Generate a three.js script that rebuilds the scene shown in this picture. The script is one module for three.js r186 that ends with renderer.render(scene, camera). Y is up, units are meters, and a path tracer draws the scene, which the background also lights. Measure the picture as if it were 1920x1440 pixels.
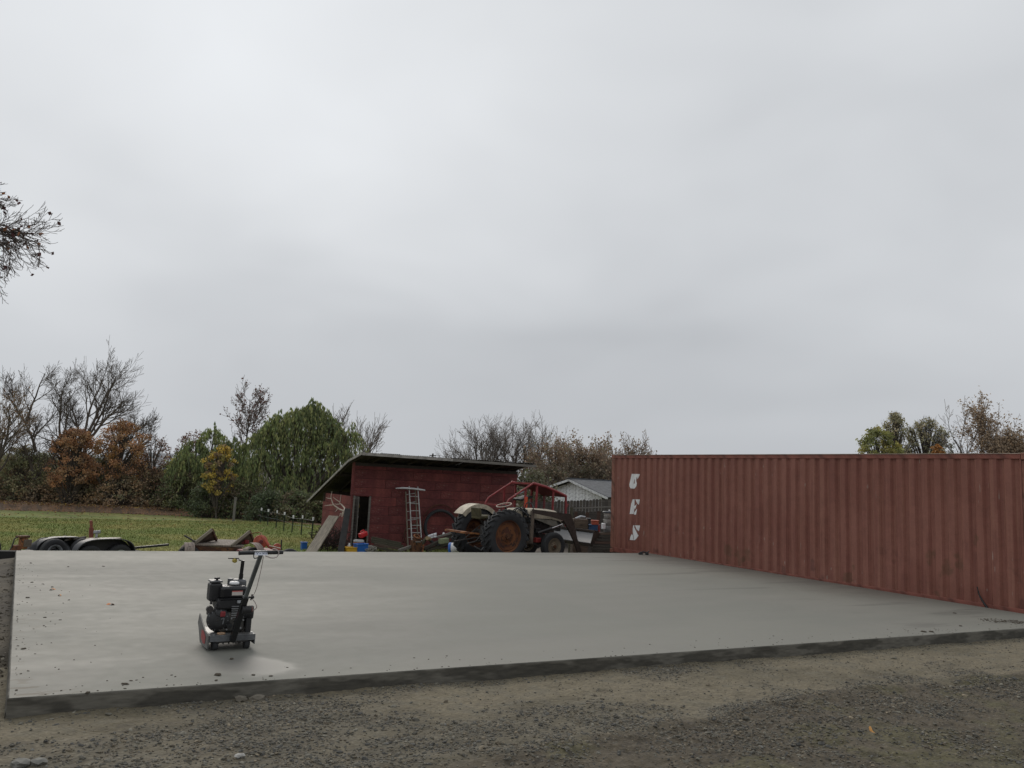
import * as THREE from 'three';
import { mergeGeometries } from 'three/addons/utils/BufferGeometryUtils.js';
import { RoundedBoxGeometry } from 'three/addons/geometries/RoundedBoxGeometry.js';

// ---------------------------------------------------------------- camera, sky, sun, exposure
const scene = new THREE.Scene();
const V = (x, y, z) => new THREE.Vector3(x, y, z);
const EYE = V(0, 1.9, 0);                       // metres above the slab, whose top is y = 0
const RIGHT = V(0.86123181, 0.05201188, 0.5055438), UPV = V(-0.10090126, 0.99244582, 0.06978703), BACK = V(-0.49809508, -0.11111281, 0.85997397);
const FOCAL = 1565;                             // pixels of the 1920 x 1440 photograph
const camera = new THREE.PerspectiveCamera(2 * Math.atan(720 / FOCAL) * 180 / Math.PI, 4 / 3, 0.1, 1500);
camera.position.copy(EYE);
camera.quaternion.setFromRotationMatrix(new THREE.Matrix4().makeBasis(RIGHT, UPV, BACK));
scene.add(camera);
// a pixel of the photograph gives a direction; the depth comes from what the thing stands on
const dirOf = (u, v) => RIGHT.clone().multiplyScalar((u - 960) / FOCAL).addScaledVector(UPV, -(v - 720) / FOCAL).addScaledVector(BACK, -1);
const at = (u, v, depth) => EYE.clone().addScaledVector(dirOf(u, v), depth);
const onY = (u, v, y) => { const d = dirOf(u, v); return EYE.clone().addScaledVector(d, (y - EYE.y) / d.y); };
const onX = (u, v, x) => { const d = dirOf(u, v); return EYE.clone().addScaledVector(d, x / d.x); };
const onZ = (u, v, z) => { const d = dirOf(u, v); return EYE.clone().addScaledVector(d, z / d.z); };

// random numbers and noise, seeded
function rng(seed) { let a = seed >>> 0; return () => { a = a + 0x6D2B79F5 | 0; let t = Math.imul(a ^ a >>> 15, 1 | a); t = t + Math.imul(t ^ t >>> 7, 61 | t) ^ t; return ((t ^ t >>> 14) >>> 0) / 4294967296; }; }
const HASH = new Float32Array(65536); { const r = rng(77); for (let i = 0; i < 65536; i++) HASH[i] = r(); }
function vn(x, y, per = 256) {                  // value noise 0..1, period per (<= 256)
  const xi = Math.floor(x), yi = Math.floor(y); let fx = x - xi, fy = y - yi; fx = fx * fx * (3 - 2 * fx); fy = fy * fy * (3 - 2 * fy);
  const a = ((xi % per) + per) % per, b = (a + 1) % per, c = ((yi % per) + per) % per, d = (c + 1) % per;
  const h0 = HASH[a + c * 256], h1 = HASH[b + c * 256], h2 = HASH[a + d * 256], h3 = HASH[b + d * 256];
  return h0 + (h1 - h0) * fx + (h2 - h0) * fy + (h0 - h1 - h2 + h3) * fx * fy;
}
function fbm(x, y, oct = 4, per = 256) { let s = 0, a = 0.5, n = 0; for (let i = 0; i < oct; i++) { s += a * vn(x + i * 17, y + i * 31, per); n += a; a *= 0.5; x *= 2; y *= 2; per = Math.min(256, per * 2); } return s / n; }
const clamp = (x, a = 0, b = 1) => Math.min(b, Math.max(a, x)), ss = (a, b, x) => { x = clamp((x - a) / (b - a)); return x * x * (3 - 2 * x); }, lerp = (a, b, t) => a + (b - a) * t;
const mix3 = (a, b, t) => [lerp(a[0], b[0], t), lerp(a[1], b[1], t), lerp(a[2], b[2], t)];

// overcast sky
const SUN = dirOf(300, -40).normalize();
{
  const W = 768, H = 384, d = new Float32Array(W * H * 4);
  for (let j = 0; j < H; j++) for (let i = 0; i < W; i++) {
    const el = ((j + 0.5) / H - 0.5) * Math.PI, az = ((i + 0.5) / W - 0.5) * 2 * Math.PI;
    const y = Math.sin(el), x = Math.cos(el) * Math.cos(az), z = Math.cos(el) * Math.sin(az), yy = Math.max(y, 0);
    const k = 1 / (yy + 0.22), px = x * k, pz = z * k;
    const wx = fbm(px * 0.8 + 9, pz * 0.8 + 4, 3) - 0.5, wz = fbm(px * 0.8 + 40, pz * 0.8 + 70, 3) - 0.5;
    const c1 = fbm(px * 0.75 + wx * 1.5 + 20, pz * 0.75 + wz * 1.5 + 33, 5), c2 = fbm(px * 2.0 + wx * 2 + 60, pz * 1.6 + wz + 11, 5);
    const cl = ((c1 - 0.5) * 0.3 + (c2 - 0.5) * 0.17) * (0.25 + 0.75 * ss(0.02, 0.3, y));
    const s = Math.max(0, x * SUN.x + y * SUN.y + z * SUN.z);
    let L = 0.53 + 0.18 * yy + cl + 0.16 * Math.pow(s, 14);
    if (y < 0) L = 0.3;
    const t = clamp((L - 0.42) / 0.34), cool = mix3([0.955, 0.998, 1.058], [0.972, 1.0, 1.035], t), o = (j * W + i) * 4;
    d[o] = L * cool[0]; d[o + 1] = L * cool[1]; d[o + 2] = L * cool[2]; d[o + 3] = 1;
  }
  const t = new THREE.DataTexture(d, W, H, THREE.RGBAFormat, THREE.FloatType);
  t.mapping = THREE.EquirectangularReflectionMapping; t.magFilter = t.minFilter = THREE.LinearFilter; t.wrapS = THREE.RepeatWrapping; t.needsUpdate = true;
  scene.background = t; scene.environment = t;
}
const sun = new THREE.DirectionalLight(0xfff6ea, 1.2);
sun.position.copy(SUN).multiplyScalar(80).add(V(8, 0, -16)); sun.target.position.set(8, 0, -16); sun.castShadow = true; sun.shadow.radius = 60;
Object.assign(sun.shadow.camera, { left: -60, right: 60, top: 60, bottom: -60, near: 1, far: 220 }); sun.shadow.mapSize.set(2048, 2048);
scene.add(sun, sun.target);
const renderer = new THREE.WebGLRenderer({ antialias: true });
renderer.toneMapping = THREE.LinearToneMapping; renderer.toneMappingExposure = 1.0; renderer.shadowMap.enabled = true;

// ---------------------------------------------------------------- textures and materials
const enc = c => { c = clamp(c); return 255 * (c <= 0.0031308 ? 12.92 * c : 1.055 * Math.pow(c, 1 / 2.4) - 0.055); };
function colourTex(w, h, fn, rep = true) {      // fn(u, v) -> linear rgb
  const d = new Uint8Array(w * h * 4);
  for (let j = 0; j < h; j++) for (let i = 0; i < w; i++) { const c = fn((i + 0.5) / w, (j + 0.5) / h), o = (j * w + i) * 4; d[o] = enc(c[0]); d[o + 1] = enc(c[1]); d[o + 2] = enc(c[2]); d[o + 3] = 255; }
  const t = new THREE.DataTexture(d, w, h); t.colorSpace = THREE.SRGBColorSpace; return fin(t, rep);
}
function grayTex(w, h, fn, rep = true) {
  const d = new Uint8Array(w * h * 4);
  for (let j = 0; j < h; j++) for (let i = 0; i < w; i++) { const c = 255 * clamp(fn((i + 0.5) / w, (j + 0.5) / h)), o = (j * w + i) * 4; d[o] = d[o + 1] = d[o + 2] = c; d[o + 3] = 255; }
  return fin(new THREE.DataTexture(d, w, h), rep);
}
function fin(t, rep) { t.magFilter = THREE.LinearFilter; t.minFilter = THREE.LinearMipmapLinearFilter; t.generateMipmaps = true; if (rep) t.wrapS = t.wrapT = THREE.RepeatWrapping; t.needsUpdate = true; return t; }
const M = {};
const std = (color, roughness = 0.8, more = {}) => new THREE.MeshStandardMaterial({ color: Array.isArray(color) ? new THREE.Color().setRGB(...color) : color, roughness, side: THREE.DoubleSide, ...more });

// textures tile over one metre of uv unless said otherwise
const grainT = colourTex(512, 256, (u, v) => {  // weathered wood, grain along u, 2 m x 0.5 m
  const g = fbm(u * 6, v * 64, 4, 64), k = fbm(u * 10, v * 10, 3, 10), f = vn(u * 4, v * 128, 128);
  const t = 0.55 + 0.75 * (g - 0.5) + 0.25 * (k - 0.5) + 0.18 * (f - 0.5); return [t * 0.62, t * 0.6, t * 0.56];
});
grainT.repeat.set(0.5, 2);
const mottleT = colourTex(256, 256, (u, v) => { const k = 0.62 + 0.7 * (fbm(u * 8, v * 8, 5, 8) - 0.5) + 0.2 * (vn(u * 96, v * 96, 96) - 0.5); return [k, k, k]; });
const speckT = grayTex(256, 256, (u, v) => 0.5 + 0.9 * (fbm(u * 16, v * 16, 5, 16) - 0.5));
const rustT = colourTex(256, 256, (u, v) => {
  const a = fbm(u * 6, v * 6, 5, 6), b = fbm(u * 18 + 3, v * 18, 4, 18); let c = mix3([0.16, 0.06, 0.03], [0.36, 0.15, 0.055], ss(0.35, 0.65, a)); c = mix3(c, [0.06, 0.035, 0.028], ss(0.55, 0.75, b)); return c;
});
const redPaintT = colourTex(1024, 512, (u, v) => {   // worn barn paint, 4 m x 2 m
  const a = fbm(u * 8, v * 4, 5, 8), b = fbm(u * 64, v * 40, 3, 64), s = fbm(u * 40, v * 5, 3, 40), w = fbm(u * 90, v * 60, 3, 90), big = fbm(u * 5 + 7, v * 3, 4, 5);
  let c = mix3([0.165, 0.04, 0.039], [0.225, 0.06, 0.053], ss(0.3, 0.7, a)); const k = 0.86 + 0.5 * (b - 0.5) + 0.3 * (s - 0.5); c = c.map(x => x * k);
  c = mix3(c, [0.3, 0.2, 0.17], 0.75 * ss(0.7, 0.8, w) * ss(0.45, 0.65, big)); c = mix3(c, [0.2, 0.1, 0.06], 0.5 * ss(0.62, 0.72, big)); return c;
});
redPaintT.repeat.set(0.25, 0.5);
const barkT = colourTex(256, 256, (u, v) => { const k = 0.75 + 0.8 * (fbm(u * 12, v * 5, 4, 12) - 0.5); return [0.13 * k, 0.112 * k, 0.094 * k]; });
M.wood = std(0xffffff, 0.85, { map: grainT, bumpMap: grainT, bumpScale: 0.004 }); M.wood.color.setRGB(0.62, 0.56, 0.46);
M.greyWood = std(0xffffff, 0.88, { map: grainT, bumpMap: grainT, bumpScale: 0.004 }); M.greyWood.color.setRGB(0.5, 0.48, 0.45);
M.darkWood = std(0xffffff, 0.88, { map: grainT, bumpMap: grainT, bumpScale: 0.004 }); M.darkWood.color.setRGB(0.16, 0.14, 0.12);
M.mossWood = std(0xffffff, 0.9, { map: grainT, bumpMap: grainT, bumpScale: 0.004 }); M.mossWood.color.setRGB(0.2, 0.19, 0.13);
M.brownWood = std(0xffffff, 0.88, { map: grainT, bumpMap: grainT, bumpScale: 0.004 }); M.brownWood.color.setRGB(0.3, 0.22, 0.17);
M.fenceWood = std(0xffffff, 0.9, { map: grainT, bumpMap: grainT, bumpScale: 0.004 }); M.fenceWood.color.setRGB(0.26, 0.24, 0.22);
M.paleWood = std(0xffffff, 0.85, { map: grainT, bumpMap: grainT, bumpScale: 0.003 }); M.paleWood.color.setRGB(0.92, 0.9, 0.84);
M.redPaint = std(0xffffff, 0.8, { map: redPaintT, bumpMap: speckT, bumpScale: 0.004 });
M.redPaintB = M.redPaint.clone(); M.redPaintB.color.setRGB(0.88, 0.9, 0.9); M.redPaintC = M.redPaint.clone(); M.redPaintC.color.setRGB(1.12, 1.1, 1.05);
M.rust = std(0xffffff, 0.85, { map: rustT, bumpMap: speckT, bumpScale: 0.003 });
M.darkRust = std(0xffffff, 0.85, { map: rustT, bumpMap: speckT, bumpScale: 0.003 }); M.darkRust.color.setRGB(0.4, 0.42, 0.45);
const paint = (c, r = 0.5, more = {}) => std(0xffffff, r, { map: mottleT, color: new THREE.Color().setRGB(c[0] * 1.55, c[1] * 1.55, c[2] * 1.55), ...more });
M.cream = paint([0.4, 0.35, 0.26], 0.6); M.redSteel = paint([0.24, 0.03, 0.032], 0.55); M.orangeSteel = paint([0.36, 0.07, 0.035], 0.55);
M.black = paint([0.018, 0.018, 0.019], 0.5); M.blackGloss = std([0.012, 0.012, 0.013], 0.25); M.rubber = paint([0.03, 0.031, 0.033], 0.85, { bumpMap: speckT, bumpScale: 0.004 });
M.steel = paint([0.36, 0.37, 0.38], 0.4, { metalness: 0.6 }); M.chrome = std([0.6, 0.6, 0.61], 0.25, { metalness: 0.9 }); M.galv = paint([0.42, 0.44, 0.46], 0.5, { metalness: 0.35 });
M.greySteel = paint([0.13, 0.135, 0.14], 0.45, { metalness: 0.3 }); M.darkSteel = paint([0.055, 0.05, 0.047], 0.6, { metalness: 0.2 }); M.aluminium = paint([0.46, 0.46, 0.44], 0.5, { metalness: 0.3 });
M.white = paint([0.7, 0.71, 0.72], 0.5); M.whitePlain = std([0.75, 0.75, 0.75], 0.45); M.bluePlastic = std([0.02, 0.12, 0.42], 0.45); M.yellowPlastic = std([0.62, 0.36, 0.03], 0.5); M.redPlastic = std([0.5, 0.02, 0.025], 0.4); M.brightOrange = std([0.6, 0.08, 0.03], 0.5);
M.bone = paint([0.48, 0.4, 0.33], 0.7); M.terracotta = paint([0.3, 0.13, 0.08], 0.8); M.lemon = paint([0.45, 0.36, 0.08], 0.5); M.greyPlastic = paint([0.36, 0.38, 0.38], 0.6);
M.bark = std(0xffffff, 0.95, { map: barkT }); M.twig = std([0.21, 0.182, 0.155], 0.95); M.twigWarm = std([0.25, 0.19, 0.14], 0.95); M.twigDark = std([0.125, 0.104, 0.088], 0.95);;
M.leaf = new THREE.MeshPhysicalMaterial({ vertexColors: true, roughness: 0.9, side: THREE.DoubleSide, transmission: 0.35, thickness: 0 });
M.roofMetal = paint([0.075, 0.072, 0.07], 0.75, { metalness: 0.3 });
M.shingle = std(0xffffff, 0.95, { map: colourTex(256, 256, (u, v) => { const k = 0.5 + 0.9 * (fbm(u * 6, v * 6, 4, 6) - 0.5) + 0.5 * (vn(u * 64, v * 64, 64) - 0.5); return [0.105 * (k + 0.4), 0.11 * (k + 0.4), 0.118 * (k + 0.4)]; }) });
M.wallPaint = paint([0.85, 0.86, 0.87], 0.7); M.inside = std(0xffffff, 0.95, { map: grainT }); M.inside.color.setRGB(0.3, 0.25, 0.2);

// ---------------------------------------------------------------- building helpers
const used = {};
function numbered(n) { used[n] = (used[n] || 0) + 1; return used[n] === 1 ? n : n + '_' + String(used[n] - 1).padStart(3, '0'); }
function tag(o, label, category, group) { o.userData.label = label; o.userData.category = category; if (group) o.userData.group = group; return o; }
function thing(name, label, category, p = V(0, 0, 0), turn = 0, group) { const o = new THREE.Group(); o.name = numbered(name); o.position.copy(p); o.rotation.y = turn; scene.add(o); return tag(o, label, category, group); }
const X_ = V(1, 0, 0), Y_ = V(0, 1, 0), Z_ = V(0, 0, 1);
class Kit {                                      // collects triangles, builds ONE named mesh
  constructor() { this.p = []; this.n = []; this.t = []; this.c = []; this.i = []; this.rgb = null; }
  vert(p, n, u, v) { this.p.push(p.x, p.y, p.z); this.n.push(n.x, n.y, n.z); this.t.push(u, v); if (this.rgb) this.c.push(...this.rgb); return this.p.length / 3 - 1; }
  add(g, m) {
    if (m) g.applyMatrix4(m); const b = this.p.length / 3, P = g.attributes.position, N = g.attributes.normal, U = g.attributes.uv;
    for (let k = 0; k < P.count; k++) { this.p.push(P.getX(k), P.getY(k), P.getZ(k)); this.n.push(N.getX(k), N.getY(k), N.getZ(k)); this.t.push(U ? U.getX(k) : 0, U ? U.getY(k) : 0); if (this.rgb) this.c.push(...this.rgb); }
    if (g.index) for (let k = 0; k < g.index.count; k++) this.i.push(b + g.index.getX(k)); else for (let k = 0; k < P.count; k++) this.i.push(b + k);
    return this;
  }
  quad(a, b, c, d, su = 1, sv = 1) {
    const n = b.clone().sub(a).cross(d.clone().sub(a)).normalize(), w = a.distanceTo(b) * su, h = a.distanceTo(d) * sv;
    const k = this.vert(a, n, 0, 0); this.vert(b, n, w, 0); this.vert(c, n, w, h); this.vert(d, n, 0, h); this.i.push(k, k + 1, k + 2, k, k + 2, k + 3); return this;
  }
  frame(o, ax, ay, az, w, h, d, bev = 0) {       // box centred on o with half axes; u runs along ax; bev chamfers
    const off = (this.p.length * 0.137) % 7;
    if (bev > 0) { const g = new RoundedBoxGeometry(w, h, d, 1, bev); const U = g.attributes.uv, P = g.attributes.position; for (let k = 0; k < P.count; k++) U.setXY(k, P.getX(k) + off, P.getY(k) + P.getZ(k)); return this.add(g, new THREE.Matrix4().makeBasis(ax, ay, az).setPosition(o)); }
    const P = (x, y, z) => o.clone().addScaledVector(ax, x * w / 2).addScaledVector(ay, y * h / 2).addScaledVector(az, z * d / 2);
    const f = (a, b, c, e, n, U, W) => { const k = this.vert(a, n, off, off * 0.3); this.vert(b, n, off + U, off * 0.3); this.vert(c, n, off + U, off * 0.3 + W); this.vert(e, n, off, off * 0.3 + W); this.i.push(k, k + 1, k + 2, k, k + 2, k + 3); };
    const neg = q => q.clone().negate();
    f(P(-1, -1, 1), P(1, -1, 1), P(1, 1, 1), P(-1, 1, 1), az, w, h); f(P(1, -1, -1), P(-1, -1, -1), P(-1, 1, -1), P(1, 1, -1), neg(az), w, h);
    f(P(-1, 1, 1), P(1, 1, 1), P(1, 1, -1), P(-1, 1, -1), ay, w, d); f(P(-1, -1, -1), P(1, -1, -1), P(1, -1, 1), P(-1, -1, 1), neg(ay), w, d);
    f(P(1, -1, 1), P(1, -1, -1), P(1, 1, -1), P(1, 1, 1), ax, d, h); f(P(-1, -1, -1), P(-1, -1, 1), P(-1, 1, 1), P(-1, 1, -1), neg(ax), d, h);
    return this;
  }
  box(x, y, z, w, h, d, bev = 0, rot) { const q = new THREE.Quaternion(); if (rot) q.setFromEuler(new THREE.Euler(...rot)); return this.frame(V(x, y, z), X_.clone().applyQuaternion(q), Y_.clone().applyQuaternion(q), Z_.clone().applyQuaternion(q), w, h, d, bev); }
  beam(p, q, w, h, up = Y_, bev = 0) {           // rectangular bar from p to q; h lies towards up
    const ax = q.clone().sub(p), L = ax.length(); ax.normalize(); let az = ax.clone().cross(up); if (az.lengthSq() < 1e-6) az = ax.clone().cross(X_); az.normalize(); const ay = az.clone().cross(ax).normalize();
    return this.frame(p.clone().add(q).multiplyScalar(0.5), ax, ay, az, L, h, w, bev);
  }
  rod(p, q, r0, r1 = r0, seg = 10) {
    const L = p.distanceTo(q), g = new THREE.CylinderGeometry(r1, r0, L, seg), m = new THREE.Matrix4(); const a = q.clone().sub(p).normalize();
    m.makeRotationFromQuaternion(new THREE.Quaternion().setFromUnitVectors(Y_, a)).setPosition(p.clone().add(q).multiplyScalar(0.5)); return this.add(g, m);
  }
  tube(pts, r, seg = 6, capped = false) {        // r: number or array of radii
    const n = pts.length; let nx = null, prev = null; const base = this.p.length / 3;
    for (let k = 0; k < n; k++) {
      const t = pts[Math.min(k + 1, n - 1)].clone().sub(pts[Math.max(k - 1, 0)]).normalize();
      if (!nx) { nx = Math.abs(t.y) < 0.9 ? t.clone().cross(Y_) : t.clone().cross(X_); nx.normalize(); } else { nx.addScaledVector(t, -nx.dot(t)); if (nx.lengthSq() < 1e-8) nx = t.clone().cross(X_); nx.normalize(); }
      const b = t.clone().cross(nx), R = Array.isArray(r) ? r[k] : r;
      for (let s = 0; s < seg; s++) { const a = s / seg * 2 * Math.PI, d = nx.clone().multiplyScalar(Math.cos(a)).addScaledVector(b, Math.sin(a)); this.vert(pts[k].clone().addScaledVector(d, R), d, s / seg, k * 0.3); }
      if (k) for (let s = 0; s < seg; s++) { const a = base + (k - 1) * seg + s, b2 = base + (k - 1) * seg + (s + 1) % seg; this.i.push(a, b2, b2 + seg, a, b2 + seg, a + seg); }
    }
    if (capped) for (const k of [0, n - 1]) { const c = this.vert(pts[k], Y_, 0, 0); for (let s = 0; s < seg; s++) this.i.push(c, base + k * seg + s, base + k * seg + (s + 1) % seg); }
    return this;
  }
  poly(pts, thick, dir) {                        // prism from a planar outline (3-D points) pushed along dir
    const o = pts[0], n = dir.clone().normalize(); let ax = pts[1].clone().sub(o).normalize(); ax.addScaledVector(n, -ax.dot(n)).normalize(); const ay = n.clone().cross(ax);
    const flat = pts.map(q => { const d = q.clone().sub(o); return new THREE.Vector2(d.dot(ax), d.dot(ay)); }); const tri = THREE.ShapeUtils.triangulateShape(flat.slice(), []);
    for (const [s, sg] of [[0, -1], [thick, 1]]) { const nn = n.clone().multiplyScalar(sg), ids = pts.map((q, k) => this.vert(q.clone().addScaledVector(n, s), nn, flat[k].x, flat[k].y)); for (const t of tri) this.i.push(ids[t[0]], ids[t[1]], ids[t[2]]); }
    for (let k = 0; k < pts.length; k++) { const a = pts[k], b = pts[(k + 1) % pts.length]; this.quad(a, b, b.clone().addScaledVector(n, thick), a.clone().addScaledVector(n, thick)); }
    return this;
  }
  sphere(x, y, z, rx, ry = rx, rz = rx, ws = 14, hs = 10) { return this.add(new THREE.SphereGeometry(1, ws, hs), new THREE.Matrix4().makeScale(rx, ry, rz).setPosition(x, y, z)); }
  torus(o, axis, R, r, rs = 8, ts = 28, arc = 2 * Math.PI) { return this.add(new THREE.TorusGeometry(R, r, rs, ts, arc), new THREE.Matrix4().makeRotationFromQuaternion(new THREE.Quaternion().setFromUnitVectors(Z_, axis.clone().normalize())).setPosition(o)); }
  lathe(prof, o, axis = Y_, seg = 24) { return this.add(new THREE.LatheGeometry(prof.map(q => new THREE.Vector2(q[0], q[1])), seg), new THREE.Matrix4().makeRotationFromQuaternion(new THREE.Quaternion().setFromUnitVectors(Y_, axis.clone().normalize())).setPosition(o)); }
  geo() {
    const p = this.p, n = this.n, I = this.i;    // wind every face the way its normals point
    for (let k = 0; k < I.length; k += 3) { const a = 3 * I[k], b = 3 * I[k + 1], c = 3 * I[k + 2], ux = p[b] - p[a], uy = p[b + 1] - p[a + 1], uz = p[b + 2] - p[a + 2], vx = p[c] - p[a], vy = p[c + 1] - p[a + 1], vz = p[c + 2] - p[a + 2]; if ((uy * vz - uz * vy) * (n[a] + n[b] + n[c]) + (uz * vx - ux * vz) * (n[a + 1] + n[b + 1] + n[c + 1]) + (ux * vy - uy * vx) * (n[a + 2] + n[b + 2] + n[c + 2]) < 0) { const t = I[k + 1]; I[k + 1] = I[k + 2]; I[k + 2] = t; } }
    const g = new THREE.BufferGeometry(); g.setAttribute('position', new THREE.Float32BufferAttribute(this.p, 3)); g.setAttribute('normal', new THREE.Float32BufferAttribute(this.n, 3)); g.setAttribute('uv', new THREE.Float32BufferAttribute(this.t, 2)); if (this.c.length) g.setAttribute('color', new THREE.Float32BufferAttribute(this.c, 3)); g.setIndex(this.i); return g; }
  mesh(name, mat, parent) { const m = new THREE.Mesh(this.geo(), mat); m.castShadow = m.receiveShadow = true; if (parent) { m.name = name; parent.add(m); } else { m.name = numbered(name); scene.add(m); } return m; }
}
const kit = () => new Kit();
const one = (name, mat, k, label, category, group) => tag(k.mesh(name, mat), label, category, group);
const loc = (g, p) => { g.updateMatrixWorld(true); return g.worldToLocal(p.clone()); };

// ---------------------------------------------------------------- the setting: terrain, yard, lawn, slab
function terrain(x, z) {                        // the pad round the slab, then a bank down to the lawn, falling slowly away
  const d = Math.max(0, -z - 19.3), left = ss(11, 7, x) * ss(0.3, 2.6, d) * ss(8, 4, d);
  const dx = Math.max(0, -x - 14), e = Math.max(d, dx);
  return -0.12 - 0.12 * ss(0.4, -0.4, x) * ss(-13, -18.5, z) * ss(1, 0, e) - 0.4 * ss(0, 1.3, e) - 0.42 * ss(2.2, 6.2, e) - 0.56 * clamp((e - 1.5) / 34) - 0.2 * left;
}
const gravelLine = [[560, 1480], [700, 1440], [860, 1422], [1000, 1408], [1190, 1376], [1400, 1326], [1600, 1296], [1760, 1276], [1920, 1262], [2100, 1245]].map(([u, v]) => onY(u, v, -0.12));
function lineZ(x) { for (let k = 1; k < gravelLine.length; k++) if (x < gravelLine[k].x || k === gravelLine.length - 1) { const a = gravelLine[k - 1], b = gravelLine[k]; return lerp(a.z, b.z, (x - a.x) / (b.x - a.x)); } }
const stonePatches = [[470, 1325, 0.45, 1], [560, 1345, 0.6, 1], [400, 1380, 0.6, 1], [300, 1410, 0.6, 0.9], [520, 1410, 0.7, 0.8], [640, 1430, 0.6, 0.8], [760, 1380, 0.35, 0.35], [880, 1385, 0.5, 0.8], [1000, 1372, 0.6, 1], [1090, 1352, 0.6, 1], [1180, 1335, 0.5, 0.9], [1210, 1310, 0.4, 0.5], [720, 1290, 0.3, 0.6], [880, 1275, 0.3, 0.7], [1240, 1250, 0.4, 0.7], [1440, 1350, 0.7, 0.8], [1560, 1330, 0.7, 0.9], [1380, 1390, 0.7, 0.7], [1700, 1310, 0.7, 0.8], [1850, 1290, 0.7, 0.8], [1880, 1390, 0.5, 0.7], [1740, 1400, 0.4, 0.5], [60, 1440, 0.5, 0.7], [160, 1400, 0.4, 0.4]].map(([u, v, r, s]) => { const p = onY(u, v, -0.12); return [p.x, p.z, r, s]; });
function gravelAt(x, z) { let g = 0; for (const [px, pz, r, s] of stonePatches) { const d = Math.hypot((x - px) * 0.75, z - pz) / (r * 1.5); if (d < 1) g = Math.max(g, s * (1 - d * d)); } const n = fbm(x * 1.7 + 5, z * 2.6, 4), n2 = fbm(x * 6, z * 8 + 50, 3); return clamp(g * 1.1 + (n - 0.56) * 1.6 + (n2 - 0.5) * 0.7); }
const dampAt = (x, z) => ss(-0.12, 0.16, z - lineZ(x) + (fbm(x * 2.2, z * 2.2 + 30, 3) - 0.5) * 0.5);
function yardY(x, z) {
  const damp = dampAt(x, z), e = z - lineZ(x);
  let y = -0.135 + 0.045 * (fbm(x * 0.9, z * 0.9, 3) - 0.5) + 0.035 * (fbm(x * 4, z * 5.5 + 9, 4) - 0.5) + (0.012 + 0.03 * damp) * (fbm(x * 15, z * 18, 3) - 0.5);
  y += 0.035 * Math.exp(-e * e / 0.02) + 0.014 * damp;                                             // lip where the damp gravel was graded back
  const rut = Math.sin((z + 0.13 * x + 0.5 * (fbm(x * 0.5, z * 0.5, 2) - 0.5)) * 14); y += 0.006 * rut * ss(0.5, 0.7, fbm(x * 0.4 + 70, z * 0.7, 2));
  return y;
}
const YX0 = -3, YX1 = 21, YZ0 = -9.4, YZ1 = -2.2;
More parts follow.
